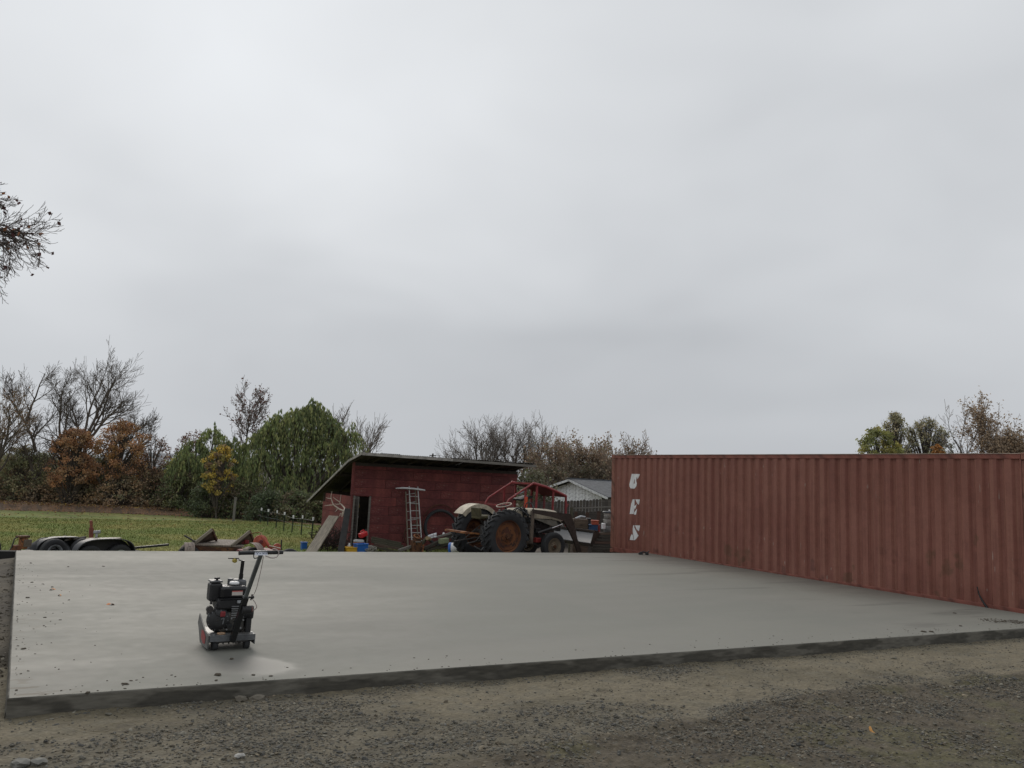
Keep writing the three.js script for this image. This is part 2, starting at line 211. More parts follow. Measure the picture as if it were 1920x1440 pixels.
{
  const W = 1792, H = 640, tan = [0.185, 0.156, 0.102], grey = [0.118, 0.105, 0.074], brown = [0.083, 0.066, 0.043], dark = [0.06, 0.052, 0.042];
  const map = colourTex(W, H, (u, v) => {
    const x = lerp(YX0, YX1, u), z = lerp(YZ0, YZ1, v), a = fbm(x * 0.7, z * 1.1, 4), b = fbm(x * 5, z * 7, 4), c = vn(x * 46, z * 60), e = fbm(x * 22, z * 28, 3), g = gravelAt(x, z), dm = dampAt(x, z);
    let k = mix3(tan, [0.142, 0.12, 0.076], ss(0.42, 0.62, a)); k = mix3(k, grey, ss(0.5, 0.75, b) * 0.7); k = mix3(k, [0.093, 0.083, 0.061], g * 0.75); k = mix3(k, brown, dm * 0.85);
    k = mix3(k, [0.1, 0.09, 0.044], dm * ss(0.5, 0.68, fbm(x * 1.6 + 31, z * 2.4 + 3, 4)) * 0.8);
    k = mix3(k, dark, 0.75 * ss(0.6, 0.76, e) * (0.35 + 0.5 * g + 0.4 * dm)); k = mix3(k, [0.3, 0.27, 0.22], 0.6 * ss(0.85, 0.97, c) * (0.4 + 0.6 * g));
    const s = 0.9 + 0.55 * (b - 0.5) + 0.35 * (c - 0.5); return k.map(q => q * s);
  }, false);
  const bump = grayTex(512, 512, (u, v) => 0.5 + 0.8 * (fbm(u * 40, v * 40, 4, 40) - 0.5)); bump.repeat.set(30, 9);
  const mat = std(0xffffff, 0.95, { map, bumpMap: bump, bumpScale: 0.012 });
  const nx = 800, nz = 240, g = new THREE.PlaneGeometry(YX1 - YX0, YZ1 - YZ0, nx, nz); g.rotateX(-Math.PI / 2); g.translate((YX0 + YX1) / 2, 0, (YZ0 + YZ1) / 2);
  const P = g.attributes.position, U = g.attributes.uv; for (let k = 0; k < P.count; k++) { const x = P.getX(k), z = P.getZ(k), e = Math.min(ss(YX0, YX0 + 0.6, x), ss(YX1, YX1 - 0.6, x), ss(YZ1, YZ1 - 0.5, z)); P.setY(k, lerp(-0.2, yardY(x, z), e)); U.setXY(k, (x - YX0) / (YX1 - YX0), (z - YZ0) / (YZ1 - YZ0)); }
  g.computeVertexNormals(); const m = new THREE.Mesh(g, mat); m.name = 'gravel_yard'; m.userData = { kind: 'structure', label: 'compacted tan dirt and gravel yard before the slab' }; m.castShadow = m.receiveShadow = true; scene.add(m);
  // loose stones
  const r = rng(5), pts = [[], [], [], []], cols = [[], [], [], []], q = new THREE.Quaternion(), mt = new THREE.Matrix4();
  let tries = 0, made = 0;
  while (made < 34000 && tries++ < 900000) {
    const x = lerp(-0.6, 16.5, r()), z = lerp(-8.3, -3.6, r()); if (z < slabFront(x) + 0.03) continue;
    const g2 = gravelAt(x, z), dm = dampAt(x, z), near = ss(0.35, 0.0, z - slabFront(x)); if (r() > 0.06 + 0.85 * g2 * g2 + 0.06 * dm + 0.3 * near) continue;
    const big = r(); let s = 0.004 + 0.006 * r() + (big > 0.8 ? 0.008 * r() : 0) + (big > 0.985 ? 0.014 * r() : 0); if (g2 < 0.3 && r() < 0.7) s *= 0.6;
    q.setFromEuler(new THREE.Euler((r() - 0.5) * 0.7, r() * 6.28, (r() - 0.5) * 0.7)); mt.compose(V(x, yardY(x, z) + s * 0.15, z), q, V(s * (0.8 + 0.7 * r()), s * (0.45 + 0.4 * r()), s)); const k = Math.floor(r() * 4); pts[k].push(mt.clone());
    const t = r(), l = 0.55 + 0.75 * r() + (r() > 0.93 ? 0.7 : 0); cols[k].push(t < 0.55 ? [0.125 * l, 0.116 * l, 0.092 * l] : t < 0.8 ? [0.145 * l, 0.12 * l, 0.083 * l] : [0.08 * l, 0.078 * l, 0.07 * l]); made++;
  }
  for (let n = 0; n < 2600; n++) { const x = lerp(-0.9, 0.08, r()), z = lerp(-18.9, -8.4, Math.pow(r(), 0.8)), s = 0.006 + 0.012 * r() * r() + (r() > 0.96 ? 0.03 * r() : 0); q.setFromEuler(new THREE.Euler((r() - 0.5) * 0.7, r() * 6.28, (r() - 0.5) * 0.7)); mt.compose(V(x, terrain(x, z) + s * 0.1, z), q, V(s * (0.9 + 0.8 * r()), s * (0.5 + 0.4 * r()), s)); const k = n % 4, l = 0.5 + 0.9 * r(); pts[k].push(mt.clone()); cols[k].push(r() < 0.7 ? [0.085 * l, 0.07 * l, 0.048 * l] : [0.15 * l, 0.135 * l, 0.105 * l]); }
  const sm = std(0xffffff, 0.85);
  for (let k = 0; k < 4; k++) { const im = new THREE.InstancedMesh(pebble(k), sm, pts[k].length); im.name = numbered('loose_gravel'); im.userData = { kind: 'stuff', label: 'loose crushed gravel scattered over the dirt yard', category: 'gravel' }; pts[k].forEach((m4, j) => { im.setMatrixAt(j, m4); im.setColorAt(j, new THREE.Color().setRGB(...cols[k][j])); }); im.castShadow = im.receiveShadow = true; scene.add(im); }
  for (const [u, v, s, label] of [[38, 1432, 0.06, 'angular grey stone, larger of two side by side in yard gravel'], [72, 1428, 0.05, 'flat wedge-shaped stone beside the larger grey stone in yard gravel'], [452, 1311, 0.055, 'rounded brown clod under the slab edge, larger of a pair'], [482, 1310, 0.065, 'dark stone lodged against the slab edge'], [449, 1418, 0.035, 'pale whitish stone lying alone on the gravel']]) {
    const p = onY(u, v, -0.12), g2 = pebble(7 + Math.round(u)); g2.scale(s, s * 0.55, s * 0.85); const st = new THREE.Mesh(g2, std(s < 0.04 ? [0.42, 0.41, 0.38] : u > 400 ? [0.13, 0.115, 0.09] : [0.19, 0.185, 0.165], 0.9)); st.position.set(p.x, yardY(p.x, p.z) + s * 0.2, p.z); st.name = numbered('stone'); st.castShadow = st.receiveShadow = true; scene.add(tag(st, label, 'stone'));
  }
}
function slabFront(x) { return lerp(-7.69, -7.3, (x - 0.1) / 15.3); }
function pebble(seed) { const g = new THREE.IcosahedronGeometry(1, 1), P = g.attributes.position, r = rng(seed * 7 + 1), a = V(r(), r(), r()), c = {}; for (let k = 0; k < P.count; k++) { const key = P.getX(k).toFixed(3) + P.getY(k).toFixed(3) + P.getZ(k).toFixed(3); if (c[key] === undefined) c[key] = 0.72 + 0.5 * r(); const s = c[key]; P.setXYZ(k, P.getX(k) * s, P.getY(k) * s, P.getZ(k) * s); } g.computeVertexNormals(); return g; }
{ // the ground sheet: bare earth, out to the horizon
  const map = colourTex(512, 512, (u, v) => { const a = fbm(u * 6, v * 6, 5, 6), b = fbm(u * 40, v * 40, 4, 40), k = 0.8 + 0.6 * (b - 0.5); return mix3([0.06, 0.05, 0.035], [0.098, 0.082, 0.056], ss(0.35, 0.65, a)).map(q => q * k); });
  const mat = std(0xffffff, 0.97, { map, bumpMap: speckT, bumpScale: 0.01 });
  const xs = [-600, -300, -150, -80, -40, -20], zs = [-900, -400, -200, -120, -90]; for (let x = -14; x <= 40; x += 0.5) xs.push(x); for (const x of [60, 100, 200, 400, 700]) xs.push(x); for (let z = -80; z <= -9; z += z < -26 ? 2 : 0.35) zs.push(z); for (const z of [-8, -6, -4, -2, 0, 4, 10, 30, 100, 300]) zs.push(z);
  const k = kit(); for (const z of zs) for (const x of xs) { const inYard = x > YX0 - 0.3 && x < YX1 + 0.3 && z > YZ0 - 0.3 && z < YZ1 + 0.3, underSlab = x > 0.6 && x < 15 && z < -9 && z > -18.4; k.vert(V(x, terrain(x, z) + 0.05 * (fbm(x * 2, z * 2, 3) - 0.5) - (inYard ? 0.12 : 0) - (underSlab ? 0.1 : 0), z), Y_, x / 4, z / 4); }
  const w = xs.length; for (let j = 0; j + 1 < zs.length; j++) for (let i = 0; i + 1 < w; i++) { const a = j * w + i; k.i.push(a, a + w, a + w + 1, a, a + w + 1, a + 1); }
  const g = k.geo(); g.computeVertexNormals(); const m = new THREE.Mesh(g, mat); m.name = 'ground'; m.userData = { kind: 'structure', label: 'bare brown earth beside and behind the slab' }; m.castShadow = m.receiveShadow = true; scene.add(m);
}
// mown lawn behind the slab, its far edge along the leaf bank
const lawnFar = [[-260, 940], [0, 958], [170, 962], [340, 969], [430, 972], [520, 981], [640, 992], [760, 1000]].map(([u, v]) => { let p; for (let k = 0, y = -1; k < 12; k++) { p = onY(u, v, y); y = terrain(p.x, p.z); } return p; });
function lawnFarZ(x) { for (let k = 1; k < lawnFar.length; k++) if (x < lawnFar[k].x || k === lawnFar.length - 1) { const a = lawnFar[k - 1], b = lawnFar[k]; return lerp(a.z, b.z, clamp((x - a.x) / (b.x - a.x), -3, 1)); } }
function gridSheet(name, x0, x1, nx, z0f, z1f, nz, dy, mat, uvs, label, rough = 0) {
  const k = kit(); for (let j = 0; j <= nz; j++) for (let i = 0; i <= nx; i++) { const x = lerp(x0, x1, i / nx), z = lerp(z0f(x), z1f(x), j / nz); k.vert(V(x, terrain(x, z) + dy(x, z, j / nz) + rough * (fbm(x * 3, z * 3, 3) - 0.5), z), Y_, x * uvs, z * uvs); }
  for (let j = 0; j < nz; j++) for (let i = 0; i < nx; i++) { const a = j * (nx + 1) + i; k.i.push(a, a + nx + 1, a + nx + 2, a, a + nx + 2, a + 1); }
  const g = k.geo(); g.computeVertexNormals(); const m = new THREE.Mesh(g, mat); m.name = name; m.userData = { kind: 'structure', label }; m.castShadow = m.receiveShadow = true; scene.add(m); return m;
}
{
  const map = colourTex(1024, 1024, (u, v) => {   // 24 m square
    const a = fbm(u * 7, v * 7, 5, 7), b = fbm(u * 60, v * 60, 4, 60), c = vn(u * 230, v * 230, 230), y = fbm(u * 11 + 4, v * 14, 4, 14);
    let k = mix3([0.19, 0.232, 0.06], [0.265, 0.28, 0.076], ss(0.35, 0.65, a)); k = mix3(k, [0.31, 0.275, 0.11], 0.6 * ss(0.5, 0.7, y)); k = mix3(k, [0.12, 0.17, 0.054], 0.5 * ss(0.58, 0.7, fbm(u * 17, v * 17 + 3, 3, 17)));
    const s = 0.85 + 0.7 * (b - 0.5) + 0.4 * (c - 0.5); return k.map(q => q * s);
  });
  const mat = std(0xffffff, 0.95, { map, bumpMap: speckT, bumpScale: 0.02 });
  gridSheet('lawn', -34, 34, 340, x => Math.min(lawnFarZ(x), -24), x => x < 9.9 ? -20.3 : lerp(-20.3, -35, ss(9.9, 10.4, x)), 60, () => 0.05, mat, 1 / 24, 'mown green lawn yellowing in patches', 0.05);
  const leafBank = std(0xffffff, 0.95, { map: colourTex(512, 128, (u, v) => { const a = fbm(u * 24, v * 6, 4, 24), b = vn(u * 220, v * 60, 220), o = fbm(u * 9 + 2, v * 3, 3, 9); let k = mix3([0.17, 0.12, 0.085], [0.26, 0.165, 0.105], ss(0.35, 0.65, a)); k = mix3(k, [0.34, 0.17, 0.06], ss(0.6, 0.85, b) * ss(0.45, 0.65, o)); const s = 0.8 + 0.5 * (b - 0.5); return k.map(q => q * s); }), bumpMap: speckT, bumpScale: 0.03 });
  gridSheet('leaf_strewn_bank', -34, 24, 120, x => lawnFarZ(x) - 16, x => lawnFarZ(x) + 0.25, 24, (x, z, t) => 0.03 + 0.34 * ss(1, 0.93, t) * ss(16, 9, x), leafBank, 1 / 6, 'low earth bank strewn with brown leaves under the trees', 0.16);
  gridSheet('gravel_path', 5.2, 10.6, 30, () => -22.6, () => -21.2, 8, () => 0.075, std(0xffffff, 0.95, { map: mottleT, color: new THREE.Color().setRGB(0.45, 0.44, 0.43) }), 1, 'grey gravel path behind the slab', 0.01);
  // grass blades standing out of the lawn, and fallen leaves on it
  const r = rng(31), bg = kit(); for (let k = 0; k < 9; k++) { const a = r() * 6.28, l = 0.035 + 0.045 * r(), o = V((r() - 0.5) * 0.1, 0, (r() - 0.5) * 0.1), t = V(Math.cos(a), 0, Math.sin(a)), w = t.clone().cross(Y_).multiplyScalar(0.006); const i0 = bg.vert(o.clone().add(w), Y_, 0, 0); bg.vert(o.clone().sub(w), Y_, 1, 0); bg.vert(o.clone().addScaledVector(t, l * 0.6).addScaledVector(Y_, l), Y_, 0, 1); bg.i.push(i0, i0 + 1, i0 + 2); }
  const n = 70000, im = new THREE.InstancedMesh(bg.geo(), std(0xffffff, 0.85), n), mt = new THREE.Matrix4(), q = new THREE.Quaternion();
  for (let k = 0; k < n; k++) { let x, z; do { x = lerp(-8, 16, r()); z = lerp(-23, -48, Math.pow(r(), 1.3)); } while (z < lawnFarZ(x) - 0.2 || (x > 5 && x < 10.7 && z > -22.8)); const s = 0.8 + 0.9 * r() * (fbm(x * 0.8, z * 0.8, 3) + 0.3); q.setFromAxisAngle(Y_, r() * 6.28); mt.compose(V(x, terrain(x, z) + 0.04, z), q, V(s, s, s)); im.setMatrixAt(k, mt); const t = fbm(x * 0.5, z * 0.5 + 8, 3), c = mix3([0.195, 0.25, 0.064], [0.34, 0.315, 0.1], clamp((t - 0.35) * 2.4 + (r() - 0.5) * 0.6)); im.setColorAt(k, new THREE.Color().setRGB(...c)); }
  im.name = 'grass'; im.userData = { kind: 'stuff', label: 'short grass blades of the lawn', category: 'grass' }; im.castShadow = im.receiveShadow = true; scene.add(im);
  const lk = kit(); lk.rgb = [1, 1, 1]; for (let k = 0; k < 9000; k++) { const x = lerp(-8, 15, r()); const z = lawnFarZ(x) + (r() < 0.06 ? 12 * r() : 0.3 - 5 * r()); if (z > -23) continue; const s = 0.03 + 0.03 * r(), o = V(x, terrain(x, z) + (z < lawnFarZ(x) ? 0.42 * ss(16, 9, x) : 0.09) * (0.9 + 0.2 * r()), z), a = V(r() - 0.5, (r() - 0.5) * 0.7, r() - 0.5).normalize().multiplyScalar(s), b = a.clone().cross(V(r() - 0.5, 1, r() - 0.5)).normalize().multiplyScalar(s); const l = 0.5 + 0.8 * r(); lk.rgb = r() < 0.5 ? [0.26 * l, 0.13 * l, 0.05 * l] : r() < 0.6 ? [0.4 * l, 0.27 * l, 0.06 * l] : [0.17 * l, 0.09 * l, 0.055 * l]; lk.quad(o.clone().sub(a), o.clone().add(b), o.clone().add(a), o.clone().sub(b)); }
  const lm = lk.mesh('leaf_litter', M.leaf); lm.userData = { kind: 'stuff', label: 'fallen autumn leaves along the bank and lawn edge', category: 'leaves' };
}
{ // dark trodden mud between slab, tractor and shed
  gridSheet('muddy_ground', 9.6, 24, 60, x => lerp(-23, -36, ss(9.6, 10.8, x)), () => -19.2, 60, () => 0.03, std(0xffffff, 0.9, { map: colourTex(256, 256, (u, v) => { const a = fbm(u * 8, v * 8, 5, 8), k = 0.6 + 0.8 * fbm(u * 30, v * 30, 3, 30); return mix3([0.045, 0.036, 0.028], [0.085, 0.068, 0.05], ss(0.35, 0.65, a)).map(q => q * k); }), bumpMap: speckT, bumpScale: 0.02 }), 0.25, 'dark trodden mud round the tractor and shed', 0.06);
}
{ // the slab
  const C = [[0.1, -7.69], [15.4, -7.3], [15.4, -18.47], [0.1, -18.96]], slab = new THREE.Group(); slab.name = 'concrete_slab'; slab.userData = { kind: 'structure', label: 'freshly poured grey concrete slab' }; scene.add(slab);
  const toX = u => 15.3 * u + 0.1, mach = onY(425, 1212, 0), wet = [[430, 1243, 0.42], [470, 1250, 0.34]].map(([u, v, s]) => { const p = onY(u, v, 0); return [p.x, p.z, s]; });
  const film = [[478, 1252, 0.3, 0.17], [500, 1246, 0.2, 0.15], [462, 1236, 0.16, 0.14]].map(([u, v, q, m]) => { const p = onY(u, v, 0); return [p.x, p.z, q, m]; });   // water film the machine left
  const field = (x, z) => ({ a: fbm(x * 0.25, z * 0.55, 4), b: fbm(x * 0.9 + 20, z * 3.2, 4), c: fbm(x * 9, z * 12, 3), d: fbm(x * 0.5 + 3, z * 0.5 + 60, 3), damp: ss(12.6, 15.2, x + 1.3 * (fbm(x * 0.8, z * 0.8, 3) - 0.5)) * ss(-9, -11, z) });
  const map = colourTex(1280, 896, (u, v) => {
    const x = toX(u), z = lerp(-19, -7.2, v), f = field(x, z); let k = mix3([0.198, 0.194, 0.166], [0.182, 0.181, 0.156], ss(0.35, 0.65, f.a)); k = mix3(k, [0.203, 0.195, 0.17], 0.5 * ss(0.5, 0.7, f.d));
    const arc = Math.sin(Math.hypot(x - 4.5 * Math.round(x / 4.5) + 1.2, z + 22) * 9 + 5 * f.a); let s = 1 + 0.1 * (f.b - 0.5) + 0.014 * arc * ss(0.4, 0.6, f.d) + 0.06 * (f.c - 0.5); s *= 1 - 0.22 * ss(0.6, 0.72, fbm(x * 0.5 + 90, z * 3.6 + 10, 4)) * ss(9, 13, x);
    k = k.map(q => q * s); k = mix3(k, [0.125, 0.12, 0.105], 0.75 * f.damp * (0.6 + 0.4 * ss(0.4, 0.6, f.b)));
    for (const [px, pz, r] of wet) { const d = Math.hypot(x - px, (z - pz) * 0.9) + 0.25 * (fbm(x * 4, z * 4, 3) - 0.5); k = mix3(k, [0.14, 0.134, 0.12], 0.4 * ss(r * 1.2, r * 0.5, d)); }
    const sm = ss(0.62, 0.72, fbm(x * 7 + z * 2, z * 17, 3)); k = mix3(k, [0.13, 0.11, 0.08], 0.7 * sm * ss(0.9, 0.1, x) * (0.3 + 0.7 * ss(-12, -10, z) * ss(-9.6, -10.5, z) + ss(-8.6, -7.9, z)));   // mud smeared over the left edge
    return k;
  }, false);
  const rough = grayTex(768, 768, (u, v) => { const x = toX(u), z = lerp(-19, -7.2, v), f = field(x, z); let r = 0.72 + 0.12 * (f.b - 0.5) + 0.14 * (f.a - 0.5) + 0.1 * (f.c - 0.5) - 0.12 * f.damp; for (const [px, pz, q] of wet) { const d = Math.hypot(x - px, (z - pz) * 0.9) + 0.25 * (fbm(x * 4, z * 4, 3) - 0.5); r -= 0.12 * ss(q * 1.2, q * 0.5, d); } for (const [px, pz, q, m] of film) { const d = Math.hypot(x - px, z - pz) / q + 1.3 * (fbm(x * 3.2 + 7, z * 3.2, 4) - 0.5); r -= m * ss(1.5, 0.3, d); } return Math.max(r, 0.57); }, false);
  const bump = grayTex(512, 512, (u, v) => 0.5 + 0.5 * (fbm(u * 10, v * 30, 4, 30) - 0.5)); bump.repeat.set(6, 5);
  const top = std(0xffffff, 1, { map, roughnessMap: rough, bumpMap: bump, bumpScale: 0.0016 });
  const tk = kit(), b = 0.012, uv = p => [(p.x - 0.1) / 15.3, (p.z + 19) / 11.8], ids = C.map(([x, z]) => { const p = V(x + (x < 5 ? b : -b), 0, z + (z > -10 ? -b : b)), [u, v] = uv(p); return tk.vert(p, Y_, u, v); }); tk.i.push(ids[0], ids[1], ids[2], ids[0], ids[2], ids[3]); tk.mesh('slab_top', top, slab);
  const ek = kit(); for (let k = 0; k < 4; k++) { const [x0, z0] = C[k], [x1, z1] = C[(k + 1) % 4], N = 120, nrm = V(z1 - z0, 0, -(x1 - x0)).normalize().negate(), lev = [[0, -b], [-b * 0.35, -b * 0.35], [-b, 0], [-0.06, 0], [-0.12, 0.004], [-0.3, 0.01]], base = ek.p.length / 3; if (nrm.dot(V((x0 + x1) / 2 - 7.7, 0, (z0 + z1) / 2 + 13)) < 0) nrm.negate();
    for (let i = 0; i <= N; i++) lev.forEach(([y, o], j) => { const t = i / N, ins = j < 3 ? 0 : 0.014 * (fbm(t * 40 + k * 9, y * 40 + 5, 3) - 0.5); const x = lerp(x0, x1, t), z = lerp(z0, z1, t); ek.vert(V(x, y, z).addScaledVector(nrm, o + ins), nrm, t * 14, y); });
    for (let i = 0; i < N; i++) for (let j = 0; j + 1 < lev.length; j++) { const a = base + i * lev.length + j; ek.i.push(a, a + lev.length, a + lev.length + 1, a, a + lev.length + 1, a + 1); } }
  const eg = ek.geo(); eg.computeVertexNormals(); const em = new THREE.Mesh(eg, std(0xffffff, 0.8, { map: colourTex(1024, 128, (u, v) => { const a = fbm(u * 40, v * 3, 4, 40), b2 = fbm(u * 160, v * 16, 3, 160), k = 0.75 + 0.6 * (b2 - 0.5); return mix3([0.085, 0.078, 0.062], [0.17, 0.158, 0.13], ss(0.42, 0.62, a)).map(q => q * k); }), bumpMap: speckT, bumpScale: 0.006 })); em.material.map.repeat.set(1 / 14, 1 / 0.3); em.name = 'slab_edge'; em.castShadow = em.receiveShadow = true; slab.add(em);
  // mud crumbs on the slab
  const cr = rng(12), pts = [], put = (x, z, s) => pts.push([x, z, s]);
  for (let k = 0; k < 110; k++) put(0.15 + 1.0 * Math.pow(cr(), 2.6), lerp(-7.8, -17, cr()), 0.004 + 0.009 * cr() * cr());
  for (let k = 0; k < 150; k++) { const x = lerp(0.2, 15, cr()); put(x, slabFront(x) - 0.03 - 0.5 * Math.pow(cr(), 2.2), 0.003 + 0.006 * cr()); }
  for (const [u, v, s] of [[408, 1266, 0.03], [434, 1236, 0.02], [405, 1276, 0.014], [234, 1283, 0.02], [164, 1299, 0.018], [475, 1266, 0.016], [508, 1268, 0.014], [1732, 1185, 0.03], [1746, 1185, 0.03], [1801, 1174, 0.022], [1790, 1150, 0.02], [58, 1056, 0.018], [128, 1063, 0.016], [194, 1062, 0.016], [52, 1121, 0.02], [84, 1158, 0.014], [44, 1217, 0.018], [60, 1092, 0.016], [98, 1101, 0.018]]) { const p = onY(u, v, 0); put(p.x, p.z, s); }
  for (let k = 0; k < 420; k++) { const t = cr(), p = onY(lerp(1850, 1990, t), lerp(1163, 1171, t) + 4 * (cr() - 0.5), 0); put(p.x + 0.3 * (cr() - 0.5), p.z + 0.2 * (cr() - 0.5), 0.004 + 0.016 * cr() * cr()); }
  for (let k = 0; k < 40; k++) { const p = onY(lerp(1690, 1800, cr()), lerp(1178, 1190, cr()), 0); put(p.x, p.z, 0.003 + 0.008 * cr() * cr()); }
  const im = new THREE.InstancedMesh(pebble(3), std([0.065, 0.052, 0.036], 0.95), pts.length), q = new THREE.Quaternion(), mt = new THREE.Matrix4(); pts.forEach(([x, z, s], k) => { q.setFromEuler(new THREE.Euler(0, cr() * 6.28, 0)); mt.compose(V(x, s * 0.2, z), q, V(s * (1 + 0.8 * cr()), s * 0.5, s)); im.setMatrixAt(k, mt); }); im.name = 'mud_crumbs'; im.userData = { kind: 'stuff', label: 'crumbs of mud dropped on the slab', category: 'mud' }; im.castShadow = im.receiveShadow = true; scene.add(im);
  // single leaves
  const leafShape = (s, seed) => { const k = kit(), r2 = rng(seed), n = 12, o = k.vert(V(0, 0.004, 0), Y_, 0, 0); for (let i = 0; i <= n; i++) { const a = i / n * 2 * Math.PI, q2 = s * (0.55 + 0.45 * Math.abs(Math.cos(a))) * (0.85 + 0.3 * r2()); k.vert(V(q2 * Math.cos(a), 0.004 + 0.012 * Math.sin(a * 2 + seed), 0.55 * q2 * Math.sin(a)), Y_, 0, 0); } for (let i = 1; i <= n; i++) k.i.push(o, o + i, o + i + 1); return k; };
  for (const [u, v, s, c3, label, y] of [[207, 1134, 0.05, [0.5, 0.16, 0.04], 'orange fallen leaf lying alone on the slab beside the machine', 0], [98, 1106, 0.055, [0.5, 0.22, 0.07], 'orange fallen leaf in the muddy margin of the slab', 0], [112, 1117, 0.04, [0.52, 0.26, 0.1], 'pale orange fallen leaf in the muddy margin of the slab', 0], [1635, 1372, 0.045, [0.55, 0.27, 0.07], 'yellow orange fallen leaf on the dirt yard', -0.12]]) { const p = onY(u, v, y), k = leafShape(s, u); const m = tag(k.mesh('fallen_leaf', std(c3, 0.7)), label, 'leaf', 'fallen leaves'); m.position.set(p.x, y ? yardY(p.x, p.z) + 0.012 : 0.004, p.z); m.rotation.y = u; if (y) m.rotation.z = 0.5; }
}
// ---------------------------------------------------------------- shipping container
{
  const c = thing('shipping_container', 'long corrugated red brown steel shipping container beside the slab', 'container', V(15.46, -0.16, -20.34));
  c.rotation.set(-0.0057, 0, 0.021); const L = 12.19, H = 2.896, D = 2.438;
  const toLocal = p => loc(c, p), rustSpots = [[1366, 1032, 0.2], [1384, 1042, 0.2], [1401, 1038, 0.16], [1762, 1118, 0.14], [1776, 1060, 0.18], [1799, 1048, 0.13], [1744, 1038, 0.12], [1590, 1080, 0.12], [1835, 1010, 0.08], [1600, 1062, 0.1]].map(([u, v, r]) => { const p = toLocal(onX(u, v, 15.48)); return [p.z, p.y, r]; });
  const map = colourTex(2048, 512, (u, v) => {
    const z = u * L, y = v * H, a = fbm(z * 0.8, y * 0.8, 4), s = fbm(z * 14, y * 0.9, 4), f = fbm(z * 9, y * 9, 4), g = vn(z * 60, y * 60);
    let k = mix3([0.25, 0.094, 0.065], [0.285, 0.113, 0.08], ss(0.35, 0.65, a)); k = mix3(k, [0.215, 0.072, 0.052], 0.55 * ss(0.5, 0.68, s)); k = mix3(k, [0.33, 0.148, 0.1], 0.45 * ss(0.6, 0.75, fbm(z * 22 + 4, y * 0.5 + 6, 3)));
    for (const [rz, ry, r] of rustSpots) { const d = Math.hypot(z - rz, (y - ry) * (y < ry ? 0.55 : 1)) + 0.22 * (f - 0.5); k = mix3(k, [0.15, 0.075, 0.04], 0.55 * ss(r, r * 0.4, d)); }
    k = mix3(k, [0.12, 0.045, 0.035], 0.6 * ss(0.66, 0.74, fbm(z * 3.5, y * 2.2 + 40, 4)) * ss(1.3, 0.3, y + 0.6 * (f - 0.5)));
    k = mix3(k, [0.42, 0.33, 0.28], 0.7 * ss(0.83, 0.9, fbm(z * 30, y * 5 + 12, 2)) * ss(0.5, 0.6, fbm(z * 0.6 + 8, y * 1.4, 3)));   // scraped to primer
    const q = 0.93 + 0.22 * (f - 0.5) + 0.14 * (g - 0.5); return k.map(x => x * q);
  }, false);
  const wall = std(0xffffff, 0.62, { map, bumpMap: speckT, bumpScale: 0.0015 }), rail = paint([0.23, 0.078, 0.055], 0.65, { bumpMap: speckT, bumpScale: 0.002 });
  M.containerPost = paint([0.23, 0.096, 0.064], 0.7, { bumpMap: speckT, bumpScale: 0.003 });
  const pitch = 0.272, prof = t => { t = ((t % pitch) + pitch) % pitch; const q = t / pitch; return q < 0.46 ? 0 : q < 0.6 ? (q - 0.46) / 0.14 : q < 0.86 ? 1 : 1 - (q - 0.86) / 0.14; };   // 0 proud, 1 recessed
  const faceX = z => 0.012 + 0.044 * prof(z - 0.3), breaks = [0, 0.46, 0.6, 0.86, 1].map(q => q * pitch);
  const z0 = 0.16, z1 = L - 0.16, cuts = []; for (let z = z0; z < z1 - 0.3; z += pitch * 4) cuts.push(z); cuts.push(z1);
  const side = (x0, sg, name) => { for (let k = 0; k + 1 < cuts.length; k++) {
    const a = cuts[k], b = cuts[k + 1], zs = [a]; for (let n = Math.floor((a - 0.3) / pitch); n < (b - 0.3) / pitch + 1; n++) for (const q of breaks.slice(0, 4)) { const z = 0.3 + n * pitch + q; if (z > a + 1e-4 && z < b - 1e-4) zs.push(z); } zs.push(b);
    const kk = kit(), r = rng(k + 9), dent = [0, 0, 0, 0, 0, 0].map(() => [lerp(a, b, r()), lerp(0.3, 2.3, r()), 0.012 * (r() - 0.4)]), ny = 10;
    for (let i = 0; i + 1 < zs.length; i++) { const za = zs[i], zb = zs[i + 1], d = (z, y) => { let q = 0; for (const [dz, dy, m] of dent) q += m * Math.exp(-((z - dz) ** 2 + (y - dy) ** 2) / 0.09); return q; };
      for (let j = 0; j <= ny; j++) { const y = lerp(0.155, H - 0.1, j / ny); for (const z of [za, zb]) kk.vert(V(x0 + sg * (faceX(z) + d(z, y)), y, z), X_, z / L, y / H); }
      const o = kk.p.length / 3 - 2 * (ny + 1); for (let j = 0; j < ny; j++) { const q = o + 2 * j; kk.i.push(q, q + 1, q + 3, q, q + 3, q + 2); } }
    const g = kk.geo(); g.computeVertexNormals(); const m = new THREE.Mesh(g, wall); m.name = name; m.castShadow = m.receiveShadow = true; c.add(m);
  } };
  side(0, 1, 'wall_panel'); side(D, -1, 'wall_panel');
  kit().box(0.03, H - 0.055, L / 2, 0.06, 0.09, L - 0.34, 0.006).mesh('top_rail', rail, c); kit().box(D - 0.03, H - 0.055, L / 2, 0.06, 0.09, L - 0.34, 0.006).mesh('top_rail', rail, c);
  kit().box(0.03, 0.09, L / 2, 0.055, 0.13, L - 0.34, 0.006).mesh('bottom_rail', rail, c); kit().box(D - 0.03, 0.09, L / 2, 0.055, 0.13, L - 0.34, 0.006).mesh('bottom_rail', rail, c);
  for (const x of [0.082, D - 0.082]) for (const z of [0.08, L - 0.08]) { kit().box(x, H / 2, z, 0.15, H - 0.26, 0.15, 0.012).mesh('corner_post', M.containerPost, c); for (const y of [0.06, H - 0.055]) { const f = kit().box(x, y, z, 0.178, 0.118, 0.162, 0.01); f.mesh('corner_casting', M.containerPost, c); } }
